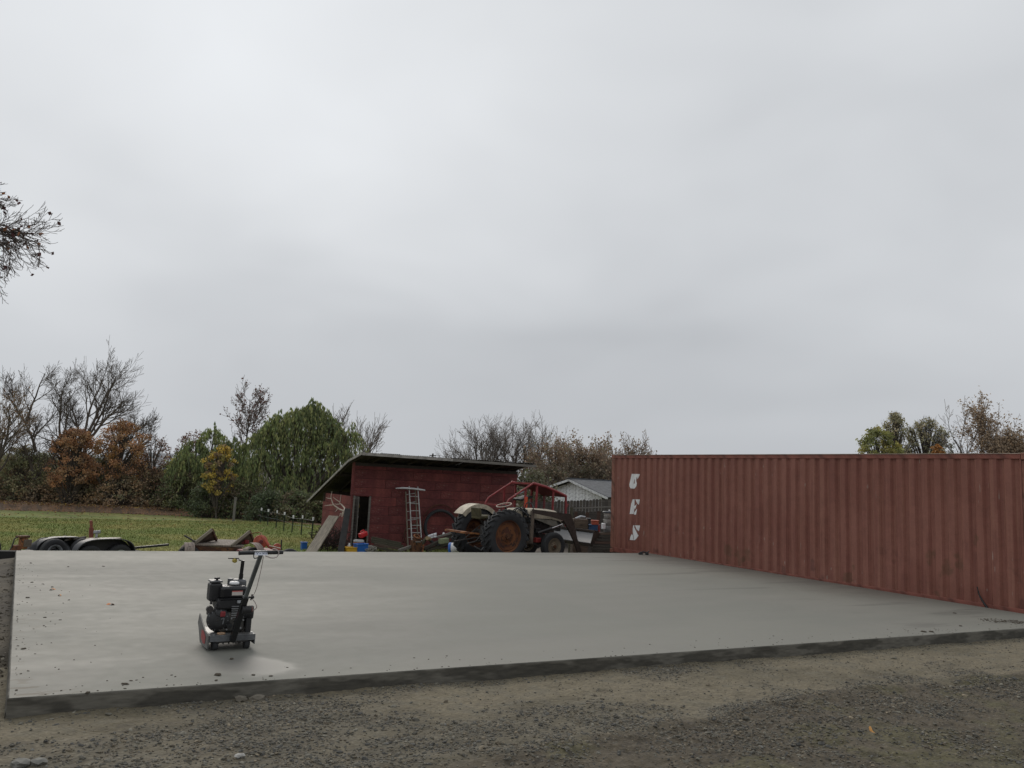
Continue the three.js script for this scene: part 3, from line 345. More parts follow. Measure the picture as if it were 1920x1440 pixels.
  kit().box(0.025, H - 0.004, L / 2, 0.075, 0.012, L - 0.36).mesh('roof_edge', paint([0.42, 0.33, 0.27], 0.6), c); { const rk = kit(), n = Math.floor((L - 0.3) / 0.21); for (let k = 0; k < n; k++) for (const [q0, q1, y0, y1] of [[0, 0.09, 1, 1], [0.09, 0.105, 1, 0], [0.105, 0.195, 0, 0], [0.195, 0.21, 0, 1]]) { const za = 0.15 + k * 0.21 + q0, zb = 0.15 + k * 0.21 + q1, ya = H - 0.022 + 0.02 * y0, yb = H - 0.022 + 0.02 * y1; rk.quad(V(0.03, ya, za), V(0.03, yb, zb), V(D - 0.03, yb, zb), V(D - 0.03, ya, za)); } rk.mesh('roof_panel', rail, c); }
  kit().box(D / 2, H / 2, 0.1, D - 0.2, H - 0.2, 0.04).mesh('end_wall', wall, c); kit().box(D / 2, 0.12, L / 2, D - 0.12, 0.04, L - 0.2).mesh('floor', M.darkWood, c);
  for (const x of [0.66, 1.78]) { const d = kit().box(x, H / 2, L - 0.1, 1.08, H - 0.28, 0.05, 0.01).mesh('door', wall, c); kit().rod(V(x + 0.2, 0.2, L - 0.04), V(x + 0.2, H - 0.2, L - 0.04), 0.017).mesh('lock_rod', M.steel, d); }
  // painted stencil letters, laid over the ribs
  const letters = [
    [[[160, 178], [206, 178], [193, 262], [181, 298], [172, 352], [200, 347], [208, 306], [203, 288], [212, 240], [224, 178], [285, 182], [264, 272], [250, 225], [238, 300], [250, 345], [240, 400], [215, 435], [170, 444], [135, 436], [118, 405], [116, 365], [140, 270]]],
    [[[158, 636], [210, 636], [190, 720], [182, 800], [166, 900], [116, 900]], [[220, 636], [282, 638], [264, 735], [228, 650]], [[186, 775], [245, 725], [216, 814]], [[170, 905], [200, 870], [250, 805], [230, 912]]],
    [[[155, 1105], [200, 1105], [196, 1140], [240, 1230], [252, 1290], [236, 1340], [205, 1370], [168, 1374], [162, 1310], [148, 1240], [148, 1170]], [[210, 1105], [280, 1105], [258, 1215], [236, 1170]], [[140, 1260], [152, 1300], [160, 1372], [112, 1364]]]];
  const white = std([0.84, 0.84, 0.82], 0.6);
  letters.forEach(polys => { const kk = kit(); for (const poly of polys) {
    const q = poly.map(([u, v]) => { const p = toLocal(onX(1170 + u / 9.6, 870 + v / 9.6, 15.48 - 0.02 * (1 - v / 1440))); return [p.z, p.y]; }), zmin = Math.min(...q.map(p => p[0])), zmax = Math.max(...q.map(p => p[0])), step = 0.008;
    const cross = z => { const o = []; for (let k = 0; k < q.length; k++) { const [za, ya] = q[k], [zb, yb] = q[(k + 1) % q.length]; if ((za <= z) !== (zb <= z)) o.push(ya + (yb - ya) * (z - za) / (zb - za)); } return o.sort((a, b) => a - b); };
    for (let z = zmin; z < zmax; z += step) { const iv = cross(z + step / 2); for (let k = 0; k + 1 < iv.length; k += 2) { const xa = faceX(z) - 0.004, xb = faceX(z + step) - 0.004; kk.quad(V(xa, iv[k], z), V(xb, iv[k], z + step), V(xb, iv[k + 1], z + step), V(xa, iv[k + 1], z)); } } }
    kk.mesh('letter', white, c); });
  // hose sticking up between container and slab, dark tool at the slab corner
  const h = [[1858, 1146], [1850, 1138], [1843, 1128], [1836, 1115], [1832, 1100]].map(([u, v], k) => onX(u, v, 15.43)); h[0].y = -0.1;
  one('hose', M.blackGloss, kit().tube(new THREE.CatmullRomCurve3(h).getPoints(16), Array.from({ length: 17 }, (_, k) => lerp(0.026, 0.009, k / 16)), 7, true), 'thin black hose end curving up against the red container', 'hose');
  const o = onY(1212, 1040, 0), t = thing('hand_float', 'small black hand tool on the slab corner by the container', 'tool', V(o.x - 0.1, 0, o.z)); t.rotation.y = -0.53;
  kit().box(-0.08, 0.025, 0, 0.12, 0.05, 0.09, 0.015).box(0.09, 0.03, 0, 0.09, 0.06, 0.08, 0.015).mesh('body', M.blackGloss, t); kit().tube([V(-0.1, 0.05, 0), V(0, 0.075, 0), V(0.1, 0.06, 0), V(0.15, 0.1, 0)], 0.02, 7, true).mesh('handle', M.black, t);
}
// ---------------------------------------------------------------- red shed
const BARN = { x0: 10.68, x1: 17.74, z: -29.8, zb: -33.1, g: -1.0 };
const roofY = z => z > -29.8 ? 2.16 + (z + 29.8) * 0.2 : 2.16 + (z + 29.8) * 0.37;     // top of the wall plate
{
  const b = thing('red_shed', 'low red painted shed with sloping corrugated roof behind the tractor', 'shed', V(0, 0, 0)); const { x0, x1, z, zb, g } = BARN, r = rng(40), reds = [M.redPaint, M.redPaintB, M.redPaintC];
  const rows = []; for (let y = g - 0.1, k = 0; y < 2.1; y += 0.335, k++) rows.push([y, Math.min(y + 0.326, 2.16)]);
  const door = [10.8, 11.36, 0.93];
  for (const [ya, yb] of rows) { let x = x0; const end = x1; while (x < end - 0.05) { let xe = Math.min(end, x + 1.2 + 1.3 * r()); if (end - xe < 0.4) xe = end; const spans = (yb < door[2] + 0.05) ? [[Math.max(x, door[1] + 0.06), xe]] : [[x, xe]]; if (yb < door[2] + 0.05 && x < door[0]) spans.push([x, Math.min(xe, door[0] - 0.06)]); for (const [sa, sb] of spans) if (sb - sa > 0.04) { const tilt = (r() - 0.5) * 0.004; kit().box((sa + sb) / 2, (ya + yb) / 2, z - 0.012 + 0.01 * (r() - 0.5), sb - sa - 0.012, yb - ya, 0.022, 0, [0.05, 0, tilt]).mesh('wall_board', reds[Math.floor(r() * 3)], b); } x = xe; } }
  // left wall: boards up to a straight top, the gable above left open
  for (const [ya, yb] of rows) { if (yb > 1.12) break; const zEnd = Math.max(zb, yb > 0.9 ? -29.85 - (2.0 - yb) / 0.37 : zb); let q = z - 0.03; while (q > zEnd + 0.05) { let qe = Math.max(zEnd, q - 1.2 - r()); if (qe - zEnd < 0.3) qe = zEnd; kit().box(x0 + 0.004 * (r() - 0.5), (ya + yb) / 2, (q + qe) / 2, 0.022, yb - ya, q - qe - 0.006).mesh('side_board', reds[Math.floor(r() * 3)], b); q = qe; } }
  kit().box(x0 + 0.05, 0.6, z - 0.05, 0.09, 3.0, 0.09).mesh('corner_post', M.redPaint, b); kit().box(x0 - 0.018, 1.55, z + 0.03, 0.1, 1.24, 0.022).mesh('corner_trim', M.redPaint, b);
  kit().box(x1 - 0.01, 0.6, (z + zb) / 2, 0.03, 3.0, z - zb).mesh('right_wall', M.redPaint, b); kit().box((x0 + x1) / 2, 0.0, zb, x1 - x0, 1.9, 0.03).mesh('rear_wall', M.inside, b); kit().box((x0 + x1) / 2, g + 0.02, (z + zb) / 2, x1 - x0 - 0.1, 0.05, z - zb).mesh('floor', M.inside, b);
  kit().box(12.6, 0.55, -31.2, 0.03, 2.6, 2.6).mesh('partition', M.inside, b);
  // door opening: pale jambs, header, grey door swung in, things hung inside
  for (const [x, w] of [[door[0] - 0.03, 0.055], [door[1] + 0.03, 0.06]]) kit().box(x, (g + door[2]) / 2, z + 0.02, w, door[2] - g, 0.06).mesh('door_jamb', M.greyWood, b); kit().box((door[0] + door[1]) / 2, door[2] + 0.04, z + 0.015, 0.72, 0.07, 0.05).mesh('door_header', M.redPaint, b);
  const d = kit().box(door[0] + 0.12, (g + door[2]) / 2, z - 0.28, 0.035, door[2] - g - 0.06, 0.5, 0, [0, 0.24, 0]).mesh('door', M.greyWood, b); kit().box(door[0] + 0.16, 0.0, z - 0.1, 0.03, 0.12, 0.03).mesh('handle', M.darkSteel, d);
  one('wall_hose', M.lemon, kit().torus(V(11.15, 0.55, -30.6), V(0, 0.1, 1), 0.12, 0.03).torus(V(11.17, 0.52, -30.55), V(0.2, 0.1, 1), 0.1, 0.03), 'yellow green coil hanging inside the dark shed doorway', 'coil');
  one('curved_pipe', M.galv, kit().tube([V(10.98, -0.84, -30.2), V(11.05, -0.1, -30.2), V(11.13, 0.14, -30.2), V(11.02, 0.28, -30.2)], 0.017, 6), 'thin bent silver pipe standing in the shed doorway', 'pipe');
  // roof: rafters, corrugated sheets, fascia
  const rx0 = 10.46, rx1 = 17.78, zf = -28.5, zr = -34.5; const rk = r();
  for (let x = rx0 + 0.12; x < rx1; x += 0.74) { const a = V(x, roofY(zf) + 0.03, zf + 0.06), m = V(x, roofY(-29.8) + 0.03, -29.8), e = V(x, roofY(zr) + 0.03, zr); kit().beam(a, m, 0.045, 0.11).beam(m, e, 0.045, 0.11).mesh('rafter', M.darkWood, b); }
  for (let s = 0; s < 10; s++) { const xa = lerp(rx0, rx1, s / 10), xb = lerp(rx0, rx1, (s + 1) / 10) + 0.04, lift = 0.012 * r() + (s % 2) * 0.008, kk = kit(), n = 40, zs = [zf - 0.03 + 0.06 * (r() - 0.5), -29.8, -31.5, zr]; for (let i = 0; i <= n; i++) { const x = lerp(xa, xb, i / n), w = 0.014 * Math.cos(x / 0.076 * 2 * Math.PI); zs.forEach(q => kk.vert(V(x, roofY(q) + 0.088 + lift + w, q), Y_, x, q)); } for (let i = 0; i < n; i++) for (let j = 0; j < 3; j++) { const a = i * 4 + j; kk.i.push(a, a + 1, a + 5, a, a + 5, a + 4); } const gg = kk.geo(); gg.computeVertexNormals(); const m = new THREE.Mesh(gg, M.roofMetal); m.name = 'roof_sheet'; m.castShadow = m.receiveShadow = true; b.add(m); }
  const fy = roofY(zf) + 0.03; kit().box((rx0 + 14.05) / 2, fy, zf + 0.085, 14.05 - rx0, 0.1, 0.03, 0, [0, 0, -0.006]).mesh('fascia_board', M.paleGrey = paint([0.34, 0.32, 0.29], 0.85), b); kit().box((14.05 + rx1) / 2, fy - 0.035, zf + 0.075, rx1 - 14.05, 0.1, 0.03, 0, [0, 0, -0.012]).mesh('fascia_board', M.greyWood, b);
  for (const [za, zc] of [[zf + 0.07, -29.75], [-29.75, -32.2], [-32.2, zr]]) kit().beam(V(rx0 - 0.02, roofY(za) + 0.03, za), V(rx0 - 0.02, roofY(zc) + 0.03, zc), 0.028, 0.085).mesh('rake_board', M.paleGrey, b);
  kit().box((x0 + x1) / 2, 2.1, z - 0.02, x1 - x0, 0.12, 0.1).mesh('wall_plate', M.darkWood, b); kit().box((rx0 + rx1) / 2, roofY(-31.2) + 0.02, -31.2, rx1 - rx0, 0.1, 0.06).mesh('purlin', M.darkWood, b);
  // power pole far beyond the roof
  const pp = at(811, 862, 120), t = thing('power_pole', 'distant wooden power pole with crossarm above the shed roof', 'pole', V(pp.x, -1.5, pp.z)); kit().rod(V(0, 0, 0), V(0, pp.y + 2.4, 0), 0.17, 0.12, 8).mesh('pole', M.darkWood, t); kit().beam(V(-0.3, pp.y + 2.1, -0.25).multiply(V(1.4, 1, 1)), V(0.42, pp.y + 2.1, 0.25), 0.12, 0.13).mesh('crossarm', M.darkWood, t);
}
// ---------------------------------------------------------------- white house, fences, far house
{
  const X = 28.9, h = thing('white_house', 'white sided house gable with grey shingle roof beyond the board fence', 'house'), zc = -41.74, ya = 1.92, g = -1.6, sl = 0.232, z0 = -46.3, z1 = -38.95, r = rng(4);
  for (let y = g; y < 1.9; y += 0.23) { const yt = y + 0.235, half = Math.min((ya - yt) / sl, 10); const a = Math.max(z0, zc - half), b = Math.min(z1, zc + half); if (b - a > 0.3) kit().box(X, y + 0.115, (a + b) / 2, 0.03, 0.222, b - a, 0, [0, 0, -0.07]).mesh('siding_board', M.wallPaint, h); }
  kit().poly([V(X + 0.03, g, z0 + 0.02), V(X + 0.03, g, z1 - 0.02), V(X + 0.03, ya - (z1 - zc) * sl - 0.02, z1 - 0.02), V(X + 0.03, ya - 0.02, zc), V(X + 0.03, ya - (zc - z0) * sl - 0.02, z0 + 0.02)], 0.15, X_).mesh('gable_wall', M.wallPaint, h);
  kit().box(X + 5, (g + 1.2) / 2, z1, 10, 1.2 - g, 0.1).mesh('side_wall', M.fenceWood, h); kit().box(X + 5, (g + 0.9) / 2, z0, 10, 0.9 - g, 0.1).mesh('side_wall', M.wallPaint, h);
  for (const [zz] of [[z1 + 1.15], [z0 - 0.5]]) { const yy = ya - Math.abs(zz - zc) * sl; kit().poly([V(X - 0.45, ya + 0.06, zc), V(X - 0.45, yy + 0.06, zz), V(X + 12, yy + 0.06, zz), V(X + 12, ya + 0.06, zc)], 0.04, Y_).mesh('roof_slope', M.shingle, h); kit().beam(V(X - 0.46, ya, zc), V(X - 0.46, yy, zz), 0.03, 0.13).mesh('barge_board', M.white, h); }
  kit().box(X + 5.5, ya + 0.12, zc, 12.4, 0.05, 0.16).mesh('ridge_cap', M.shingle, h); kit().box(X - 0.42, ya - 0.25, zc, 0.02, 0.3, 0.03).mesh('gable_vent', M.greyWood, h);
  const far = at(300, 858, 95), t = thing('distant_house', 'grey roofed house half hidden behind the autumn trees', 'house', V(far.x, -1.5, far.z), -0.5);
  kit().box(0, 1.1, 0, 9, 2.2, 6).mesh('wall', paint([0.3, 0.31, 0.32], 0.8), t); const ry = far.y + 1.5; for (const s of [-1, 1]) kit().poly([V(-5, 2.15, 3.4 * s), V(5, 2.15, 3.4 * s), V(5, ry + 0.45, 0), V(-5, ry + 0.45, 0)], 0.08, Y_).mesh('roof_slope', paint([0.2, 0.22, 0.245], 0.8), t); kit().rod(V(0.6, ry - 0.1, 1.5), V(0.6, ry + 0.4, 1.5), 0.12).mesh('vent_pipe', M.galv, t);
}
{
  const fence = (name, label, pa, pb, top0, top1, base, w, mat, rail) => { const n = Math.max(2, Math.round(pa.distanceTo(pb) / (w + 0.006))), f = thing(name, label, 'fence'), r = rng(n), dir = pb.clone().sub(pa).setY(0).normalize(), nrm = dir.clone().cross(Y_); for (let k = 0; k < n; k++) { const t = (k + 0.5) / n, p = pa.clone().lerp(pb, t), top = lerp(top0, top1, t) + 0.05 * (r() - 0.5), a = p.clone().setY(base).addScaledVector(nrm, 0.006 * (r() - 0.5)); const W = pa.distanceTo(pb) / n * 0.5 - 0.004, L = (s, y) => V(a.x + dir.x * s * W, y, a.z + dir.z * s * W); kit().poly([L(-1, base), L(1, base), L(1, top - 0.04), L(0.55, top), L(-0.55, top), L(-1, top - 0.04)], 0.018, nrm).mesh('board', mat[k % mat.length], f); } if (rail) for (const y of rail) kit().beam(pa.clone().setY(y).addScaledVector(nrm, 0.04), pb.clone().setY(y + (top1 - top0)).addScaledVector(nrm, 0.04), 0.04, 0.09).mesh('rail', mat[0], f); return f; };
  M.fenceB = M.fenceWood.clone(); M.fenceB.color.setRGB(0.21, 0.19, 0.175); M.fenceC = M.fenceWood.clone(); M.fenceC.color.setRGB(0.3, 0.27, 0.24); M.fenceR = M.fenceWood.clone(); M.fenceR.color.setRGB(0.24, 0.15, 0.12);
  fence('board_fence', 'weathered grey board fence in front of the white house', at(985, 950, 38.5), at(1200, 935, 38.5), 0.8, 1.28, -1.3, 0.14, [M.fenceWood, M.fenceB, M.fenceC]);
  fence('low_fence', 'lower dark brown board fence with pale cap rail behind the buckets', at(1070, 955, 34), at(1200, 948, 33), 0.65, 0.84, -1.2, 0.15, [M.fenceB, M.fenceR, M.fenceB], null); const a = at(1072, 953, 33.9), b = at(1200, 948, 32.9); one('cap_rail', M.greyWood, kit().beam(a, b, 0.09, 0.05), 'pale horizontal rail capping the low brown fence', 'rail');
  one('fence_post', M.mossWood, kit().beam(at(1071.5, 951, 33).setY(-1.1), at(1071.5, 951, 33), 0.09, 0.09), 'mossy green square post at the end of the low fence', 'post');
}
{ // T-posts with white tips across the lawn
  const proto = thing('fence_post', 'green steel garden fence post with white tip on the lawn', 'post', V(0, 0, 0), 0, 'white tipped fence posts crossing the lawn'); kit().box(0, 0.33, 0, 0.05, 0.9, 0.012).box(0, 0.33, -0.022, 0.012, 0.9, 0.04).mesh('post', paint([0.02, 0.035, 0.022], 0.7), proto); kit().box(0, 0.78, -0.01, 0.07, 0.14, 0.06, 0.01).mesh('tip', M.whitePlain, proto);
  const tops = [[587, 971], [568, 967.5], [549.5, 967], [534.5, 961], [519.5, 957.5], [504, 955.5], [490, 953], [478, 950.5], [465.5, 947], [455, 944.5]], ps = [], A = at(587, 971, 35.5), B = at(455, 944.5, 56);
  tops.forEach(([u, v], k) => { const o = k ? proto.clone() : proto; if (k) { o.name = numbered('fence_post'); scene.add(o); } const d = dirOf(u, v), t = k / 9, depth = 1 / lerp(1 / 35.5, 1 / 54, t), p = at(u, v, depth); o.position.set(p.x, p.y - 0.83, p.z); o.rotation.set(0, 0.4 + k, (k % 3 - 1) * 0.03); ps.push(p); });
  for (const dy of [-0.12, -0.42]) one('fence_wire', M.galv, kit().tube(ps.map(p => p.clone().add(V(0, dy, 0))), 0.004, 3), dy > -0.2 ? 'top strand of thin wire along the white tipped posts' : 'lower strand of thin wire along the white tipped posts', 'wire');
}
// ---------------------------------------------------------------- wheels
M.rimRust = std(0xffffff, 0.85, { map: rustT, bumpMap: speckT, bumpScale: 0.003 }); M.rimRust.color.setRGB(0.5, 0.47, 0.47);
function tyreProfile(R, w, rim) { return [[rim, -w * 0.42], [rim + 0.02, -w * 0.5], [lerp(rim, R, 0.55), -w * 0.56], [R * 0.95, -w * 0.48], [R * 0.99, -w * 0.3], [R, 0], [R * 0.99, w * 0.3], [R * 0.95, w * 0.48], [lerp(rim, R, 0.55), w * 0.56], [rim + 0.02, w * 0.5], [rim, w * 0.42]]; }
function wheel(parent, p, R, w, rim, opt = {}) {   // axle along local z, outer face +z unless flip
  const g = new THREE.Group(); g.name = opt.name || 'wheel'; g.position.copy(p); parent.add(g); const s = opt.flip ? -1 : 1, rs = opt.dish ?? 0.08;
  const t = kit().lathe(tyreProfile(R - (opt.lug || 0), w, rim), V(0, 0, 0), Z_, opt.seg || 36);
  if (opt.lug) { const n = 22; for (let k = 0; k < n; k++) for (const sd of [-1, 1]) { const a = (k + (sd > 0 ? 0.5 : 0)) / n * 2 * Math.PI, b = a + 0.2, q = (an, z, r) => V(r * Math.cos(an), r * Math.sin(an), z); t.beam(q(a, sd * w * 0.47, R - opt.lug * 0.8), q(b, sd * w * 0.03, R - opt.lug * 0.45), 0.045, opt.lug * 1.25, q(a + 0.1, 0, 1)); t.beam(q(a, sd * w * 0.47, R - opt.lug * 0.7), q(a - 0.03, sd * w * 0.53, R * 0.87), 0.045, opt.lug, q(a, sd, 0.2)); } }
  t.mesh('tyre', M.rubber, g);
  const rm = opt.rim || M.rimRust; kit().lathe([[rim + 0.012, w * 0.43 * s], [rim - 0.01, w * 0.45 * s], [rim - 0.035, w * 0.38 * s], [rim - 0.05, w * 0.2 * s], [rim - 0.05, -w * 0.35 * s], [rim, -w * 0.43 * s]], V(0, 0, 0), Z_, 36).mesh('rim', rm, g);
  const dz = s * (w * 0.42 - rs); kit().lathe([[0.01, dz + s * 0.05], [rim * 0.3, dz + s * 0.045], [rim * 0.36, dz + s * 0.01], [rim * 0.62, dz - s * 0.005], [rim * 0.86, dz + s * 0.05], [rim * 0.93, dz + s * 0.03], [rim - 0.045, dz - s * 0.02]], V(0, 0, 0), Z_, 36).mesh('disc', opt.disc || rm, g);
  const hub = kit().rod(V(0, 0, dz), V(0, 0, dz + s * 0.085), rim * 0.22, rim * 0.18, 14); for (let k = 0; k < 8; k++) { const a = k / 8 * 6.283; hub.rod(V(rim * 0.34 * Math.cos(a), rim * 0.34 * Math.sin(a), dz), V(rim * 0.34 * Math.cos(a), rim * 0.34 * Math.sin(a), dz + s * 0.035), rim * 0.045, rim * 0.045, 6); } hub.mesh('hub', M.darkRust, g); return g;
}
// ---------------------------------------------------------------- tractor with front loader; x forward, z towards its right side
{
  const t = thing('farm_tractor', 'old farm tractor with cream hood and front loader behind the slab', 'tractor', V(11.98, -0.5, -21.51), 7.7 * Math.PI / 180);
  wheel(t, V(0, 0.74, 0.72), 0.75, 0.37, 0.45, { lug: 0.042, name: 'rear_wheel' }); wheel(t, V(0, 0.74, -0.76), 0.75, 0.37, 0.45, { lug: 0.042, flip: true, name: 'rear_wheel' });
  wheel(t, V(1.9, 0.42, 0.62), 0.42, 0.2, 0.25, { name: 'front_wheel', rim: M.dullRim = paint([0.16, 0.13, 0.09], 0.8), dish: 0.05 }); wheel(t, V(1.9, 0.42, -0.62), 0.42, 0.2, 0.25, { flip: true, name: 'front_wheel', rim: M.dullRim, dish: 0.05 });
  kit().rod(V(0, 0.74, -0.7), V(0, 0.74, 0.7), 0.1, 0.1, 12).box(0, 0.76, 0, 0.5, 0.46, 0.42, 0.06).mesh('rear_axle', M.darkSteel, t); kit().box(0.55, 0.82, 0, 1.1, 0.4, 0.34, 0.05).box(1.2, 0.84, 0, 0.8, 0.5, 0.36, 0.05).mesh('gearbox', M.darkSteel, t); kit().beam(V(1.9, 0.45, -0.55), V(1.9, 0.45, 0.55), 0.1, 0.12).box(1.9, 0.6, 0, 0.3, 0.3, 0.2, 0.03).mesh('front_axle', M.darkSteel, t);
  const eng = kit().box(1.75, 0.98, 0, 0.8, 0.42, 0.3, 0.03); for (let k = 0; k < 5; k++) eng.rod(V(1.45 + k * 0.13, 1.15, 0.14), V(1.45 + k * 0.13, 1.05, 0.26), 0.022, 0.02, 6); eng.rod(V(1.3, 0.8, 0.2), V(1.3, 0.8, 0.32), 0.09, 0.09, 12).box(1.62, 0.84, 0.22, 0.2, 0.16, 0.1, 0.02).mesh('engine', M.black, t); kit().box(1.55, 0.58, 0.3, 0.2, 0.14, 0.16, 0.02).mesh('oil_filter', paint([0.26, 0.03, 0.025], 0.6), t);
  // hood: rounded cream sheet with a nose, and the cream cowl behind it
  const hoodSec = (w, top, low) => { const o = []; for (let k = 0; k <= 12; k++) { const a = Math.PI * k / 12; o.push([w * Math.cos(a) * (1 - 0.0), Math.max(low, low + (top - low) * Math.pow(Math.sin(a), 0.55))]); } return o; };
  const loft = (name, mat, secs) => { const k = kit(), n = secs[0][1].length; for (const [x, s] of secs) s.forEach(([z, y], i) => k.vert(V(x, y, z), Y_, x, i / n)); for (let j = 0; j + 1 < secs.length; j++) for (let i = 0; i + 1 < n; i++) { const a = j * n + i; k.i.push(a, a + n, a + n + 1, a, a + n + 1, a + 1); } const g = k.geo(); g.computeVertexNormals(); const m = new THREE.Mesh(g, mat); m.name = name; m.castShadow = m.receiveShadow = true; t.add(m); return m; };
  loft('hood', M.cream, [[1.02, hoodSec(0.27, 1.5, 1.26)], [1.5, hoodSec(0.27, 1.51, 1.22)], [2.1, hoodSec(0.26, 1.49, 1.2)], [2.4, hoodSec(0.25, 1.45, 1.16)], [2.55, hoodSec(0.22, 1.36, 1.1)], [2.58, hoodSec(0.2, 1.25, 0.95)]]); loft('cowl', M.cream, [[0.55, hoodSec(0.25, 1.46, 1.2)], [0.7, hoodSec(0.28, 1.5, 1.18)], [0.98, hoodSec(0.28, 1.5, 1.18)]]);
  kit().box(0.985, 1.36, 0.02, 0.05, 0.3, 0.58, 0.01).box(1.06, 1.4, 0.29, 0.12, 0.16, 0.06, 0.02).mesh('battery_box', M.black, t); const hoses = kit(); for (let k = 0; k < 5; k++) hoses.tube(new THREE.CatmullRomCurve3([V(0.62 + k * 0.09, 1.42, 0.22), V(0.7 + k * 0.08, 1.5 + 0.04 * (k % 2), 0.3), V(0.95 + k * 0.05, 1.38 - 0.06 * k, 0.42), V(1.12, 1.3 - 0.1 * k, 0.5)]).getPoints(12), 0.016, 5); hoses.tube(new THREE.CatmullRomCurve3([V(1.0, 1.5, 0.3), V(1.05, 1.68, 0.35), V(1.18, 1.66, 0.4), V(1.2, 1.45, 0.5)]).getPoints(12), 0.016, 5).mesh('hydraulic_hose', M.blackGloss, t);
  kit().box(2.53, 1.04, 0, 0.06, 0.42, 0.42, 0.02).mesh('grille', M.darkSteel, t); kit().poly([V(1.35, 1.22, 0.275), V(2.3, 1.16, 0.265), V(2.42, 0.95, 0.265), V(2.2, 0.98, 0.27)], 0.012, Z_).mesh('side_panel', M.weathered = paint([0.2, 0.19, 0.16], 0.7), t);
  kit().torus(V(0.46, 1.58, 0), V(-0.3, 1, 0.02), 0.225, 0.014, 6, 30).mesh('steering_wheel', M.bone, t).add; kit().rod(V(0.46, 1.575, 0), V(0.68, 1.3, 0), 0.022, 0.03, 8).rod(V(0.46, 1.575, -0.2), V(0.46, 1.575, 0.2), 0.01, 0.01, 5).rod(V(0.25, 1.52, 0), V(0.46, 1.575, 0), 0.01, 0.01, 5).mesh('steering_column', M.darkSteel, t);
  // far fender in cream, near side only its bent bracket plate
  { const k = kit(), n = 14; const z0 = -0.98, z1 = -0.54; for (let i = 0; i <= n; i++) { const a = lerp(0.7, 2.45, i / n), R = 0.83; for (const z of [z0, z1]) k.vert(V(R * Math.cos(a), 0.74 + R * Math.sin(a), z), Y_, i * 0.15, z); } for (let i = 0; i < n; i++) k.i.push(2 * i, 2 * i + 1, 2 * i + 3, 2 * i, 2 * i + 3, 2 * i + 2); const base = k.p.length / 3; for (let i = 0; i <= n; i++) { const a = lerp(0.7, 2.45, i / n); k.vert(V(0.83 * Math.cos(a), 0.74 + 0.83 * Math.sin(a), z1), Z_, i * 0.15, 0); k.vert(V(0.7 * Math.cos(a), 0.74 + 0.7 * Math.sin(a), z1 + 0.02), Z_, i * 0.15, 0.3); } for (let i = 0; i < n; i++) { const a = base + 2 * i; k.i.push(a, a + 1, a + 3, a, a + 3, a + 2); } const g = k.geo(); g.computeVertexNormals(); const m = new THREE.Mesh(g, M.cream); m.name = 'fender'; m.castShadow = m.receiveShadow = true; t.add(m); }
  kit().box(-0.05, 1.22, 0.47, 0.6, 0.26, 0.02, 0, [0, 0, 0.5]).box(0.06, 1.38, 0.5, 0.45, 0.02, 0.1, 0, [0, 0, 0.45]).mesh('fender_bracket', M.brownSteel = paint([0.14, 0.11, 0.085], 0.75), t);
  kit().box(-0.28, 1.22, -0.1, 0.4, 0.1, 0.46, 0.04, [0, 0, 0.1]).box(-0.46, 1.36, -0.1, 0.08, 0.26, 0.44, 0.03, [0, 0, 0.15]).mesh('seat', paint([0.075, 0.065, 0.03], 0.8), t); kit().beam(V(-0.3, 1.17, -0.1), V(-0.1, 0.95, -0.1), 0.08, 0.06).mesh('seat_spring', M.darkSteel, t);
  const hitch = kit(); for (const z of [-0.32, 0.32]) hitch.rod(V(-0.2, 0.62, z * 0.7), V(-1.02, 0.5, z), 0.025, 0.022, 7).rod(V(-0.15, 1.0, z * 0.7), V(-0.72, 0.55, z * 0.95), 0.016, 0.016, 6); hitch.mesh('hitch_arm', M.darkSteel, t); kit().beam(V(-1.08, 0.8, -0.62), V(-1.08, 0.8, 0.32), 0.16, 0.05).beam(V(-0.4, 0.74, 0), V(-1.1, 0.79, 0), 0.08, 0.05).mesh('drawbar', M.rust, t); kit().tube([V(-0.3, 0.45, 0.2), V(-0.5, 0.3, 0.3), V(-0.75, 0.42, 0.3)], 0.02, 6).mesh('sway_chain', M.steel, t);
  // loader: side plates, uprights, cylinders, bucket
  for (const z of [0.5, -0.56]) { const f = kit().poly([[1.12, 1.5], [2.64, 1.38], [2.8, 1.06], [2.95, 0.62], [3.14, 0.24], [3.0, 0.2], [2.82, 0.55], [2.58, 0.9], [2.36, 1.18], [1.9, 1.28], [1.14, 1.39]].map(([x, y]) => V(x, y, z)), 0.06, Z_).mesh('loader_arm', M.armSteel = paint([0.05, 0.036, 0.029], 0.7), t); kit().box(1.16, 0.98, z - 0.01, 0.1, 0.96, 0.08, 0.01).beam(V(1.16, 0.55, z), V(1.16, 0.5, 0.1 * Math.sign(z)), 0.1, 0.1).mesh('loader_upright', M.brownSteel, t); const c = kit().rod(V(1.36, 0.8, z + 0.03), V(1.9, 0.94, z + 0.03), 0.042, 0.042, 10).mesh('lift_cylinder', M.black, t); kit().rod(V(1.88, 0.935, z + 0.03), V(2.34, 1.07, z + 0.03), 0.022, 0.022, 8).mesh('piston_rod', M.chrome, c); }
  kit().beam(V(2.72, 1.1, -0.5), V(2.72, 1.1, 0.5), 0.09, 0.09).mesh('cross_tube', M.armSteel, t);
